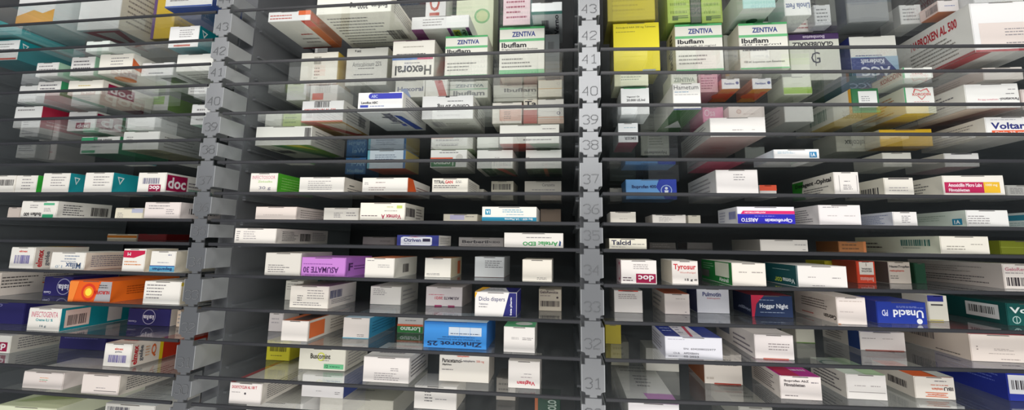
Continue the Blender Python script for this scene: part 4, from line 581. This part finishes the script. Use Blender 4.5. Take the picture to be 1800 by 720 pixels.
for k, L in rows.items():
    L.sort(key=lambda c: c['y'])
    for i, c in enumerate(L):
        for d in L[i+1:]:
            ov = min(c['b'], d['b']) - max(c['a'], d['a'])
            if ov > -.0006 and c['y']+c['ln'] > d['y']-.001:
                if d['y']-c['y'] > .03 and ov > .004: c['ln'] = d['y']-c['y']-.0015
                elif ov < .007:
                    if c['a'] < d['a']: m_ = (c['b']+d['a'])/2; c['b'] = m_-.0005; d['a'] = m_+.0005
                    else: m_ = (d['b']+c['a'])/2; d['b'] = m_-.0005; c['a'] = m_+.0005
                elif d['y']-c['y'] > .015: c['ln'] = d['y']-c['y']-.0015
                else:
                    d['y'] = c['y']+.045; c['ln'] = min(c['ln'], .043); print('PUSH', k, c['x0'], d['x0'], round(ov*1000, 1))
    L.sort(key=lambda c: (c['a']+c['b'])/2)
for c in CART:
    if c['ln'] < c['l0']*.6: print('TRIM', c['bay'], c['row'], c['x0'], round(c['l0'], 3), round(c['ln'], 3))
ORD = ['first','second','third','fourth','fifth','sixth','seventh','eighth','ninth','tenth','eleventh','twelfth']
for (bay, row), L in rows.items():
    for k, c in enumerate(L):
        w, l, h = c['b']-c['a'], c['ln'], c['h']
        if w < .006 or l < .01: print('THIN', bay, row, c['x0'], w, l); w = max(w, .006); l = max(l, .01)
        fc = c['faces']; body = c['body']
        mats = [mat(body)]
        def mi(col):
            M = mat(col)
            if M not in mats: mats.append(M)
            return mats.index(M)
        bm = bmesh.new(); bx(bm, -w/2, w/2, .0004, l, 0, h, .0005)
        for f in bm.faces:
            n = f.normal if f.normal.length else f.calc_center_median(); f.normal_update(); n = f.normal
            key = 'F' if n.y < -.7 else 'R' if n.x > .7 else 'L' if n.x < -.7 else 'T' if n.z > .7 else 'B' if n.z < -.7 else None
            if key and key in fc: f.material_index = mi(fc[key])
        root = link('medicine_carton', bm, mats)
        root.location = ((c['a']+c['b'])/2, c['y'], c['z']); root.rotation_euler = (0, 0, math.radians(c['yaw']))
        num = 42-row
        tag(root, f"{c['desc']}, {ORD[k]} from left beside number {num}, {bay} bay" if len(L) > 1 else f"{c['desc']}, alone beside number {num}, {bay} bay", 'medicine box', 'medicine cartons on the glass shelves')
        # tuck-in end flap with rounded tongue corners
        e = .0007; r = min(.002, h*.2)
        bm = bmesh.new()
        pts = [(-w/2+e, .0005), (w/2-e, .0005), (w/2-e, h-e-r), (w/2-e-r*.3, h-e-r*.3), (w/2-e-r, h-e), (-w/2+e+r, h-e), (-w/2+e+r*.3, h-e-r*.3), (-w/2+e, h-e-r)]
        prism(bm, pts, -.0003, .0006)
        link('end_flap', bm, mat(fc.get('F', body)), root)
        # slit of the flap
        fm, W_, H_ = face_map('F', w, l, h)
        sl = .0004/h
        gslit = Group()
        if h > .012:
            gslit.poly([fm(.3, 1-4*sl, .00045), fm(.7, 1-4*sl, .00045), fm(.68, 1-1.6*sl, .00045), fm(.32, 1-1.6*sl, .00045)], '#57534e')
            gslit.build('flap_slit', root)
        GG = {}
        for j, d in enumerate(c['deco']):
            G = GG.setdefault(d[1], {'printed_panel': Group(), 'printed_text': Group(), 'barcode': Group()})
            kind, fa = d[0], d[1]; fm, W_, H_ = face_map(fa, w, l, h)
            off = (.00045 if fa == 'F' else .00012) + j*.00006
            if kind == 'r':
                u0, v0, u1, v1, col = d[2:7]
                G['printed_panel'].poly([fm(u0, v0, off), fm(u1, v0, off), fm(u1, v1, off), fm(u0, v1, off)], col)
            elif kind == 'p':
                G['printed_panel'].poly([fm(u, v, off) for u, v in d[2]], d[3])
            elif kind == 'c':
                u, v, rr, col = d[2:6]; R_ = rr*H_
                G['printed_panel'].poly([fm(u+R_*math.cos(a*math.pi/12)/W_, v+R_*math.sin(a*math.pi/12)/H_, off) for a in range(24)], col)
            elif kind == 't':
                u0, v0, u1, v1, s, col = d[2:8]; ro = d[8] if len(d) > 8 else 0; bo = d[9] if len(d) > 9 else 1
                V, Fc = text_geo(s, bo); g = G['printed_text']; n = len(g.v)
                for a, b in V:
                    if ro == 180: a, b = 1-a, 1-b
                    elif ro == 90: a, b = 1-b, a
                    elif ro == -90: a, b = b, 1-a
                    g.v.append(fm(u0+(u1-u0)*a, v0+(v1-v0)*b, off))
                q = g.mi(col)
                for f in Fc: g.f.append(tuple(n+i for i in f)); g.m.append(q)
            elif kind == 'l':
                u0, v0, u1, v1, n, col = d[2:8]
                rnd = random.Random(hash((round(u0*97), round(v1*89), n, row, k)))
                lh = (v1-v0)/n
                for q in range(n):
                    v = v1-(q+.72)*lh; u = u0; end = u1 - (u1-u0)*rnd.random()*.35
                    while u < end:
                        wl = min((.0016+rnd.random()*.0045)/W_, end-u)
                        G['printed_text'].poly([fm(u, v, off), fm(u+wl, v, off), fm(u+wl, v+lh*.34, off), fm(u, v+lh*.34, off)], col)
                        u += wl + .0009/W_
            elif kind == 'b':
                u0, v0, u1, v1, col = d[2:7]; bg = d[7] if len(d) > 7 else None
                if bg: G['barcode'].poly([fm(u0-.02, v0-.06, off-.00003), fm(u1+.02, v0-.06, off-.00003), fm(u1+.02, v1+.06, off-.00003), fm(u0-.02, v1+.06, off-.00003)], bg)
                rnd = random.Random(5+k+row); u = u0; wu = (u1-u0)/52
                while u < u1-wu:
                    b_ = wu*rnd.choice((1, 1, 2, 2, 3))
                    G['barcode'].poly([fm(u, v0, off), fm(u+b_, v0, off), fm(u+b_, v1, off), fm(u, v1, off)], col)
                    u += b_ + wu*rnd.choice((1, 1, 2))
        for G in GG.values():
            for nm, g in G.items():
                if g.f: g.build(nm, root)
print('cartons', len(CART))
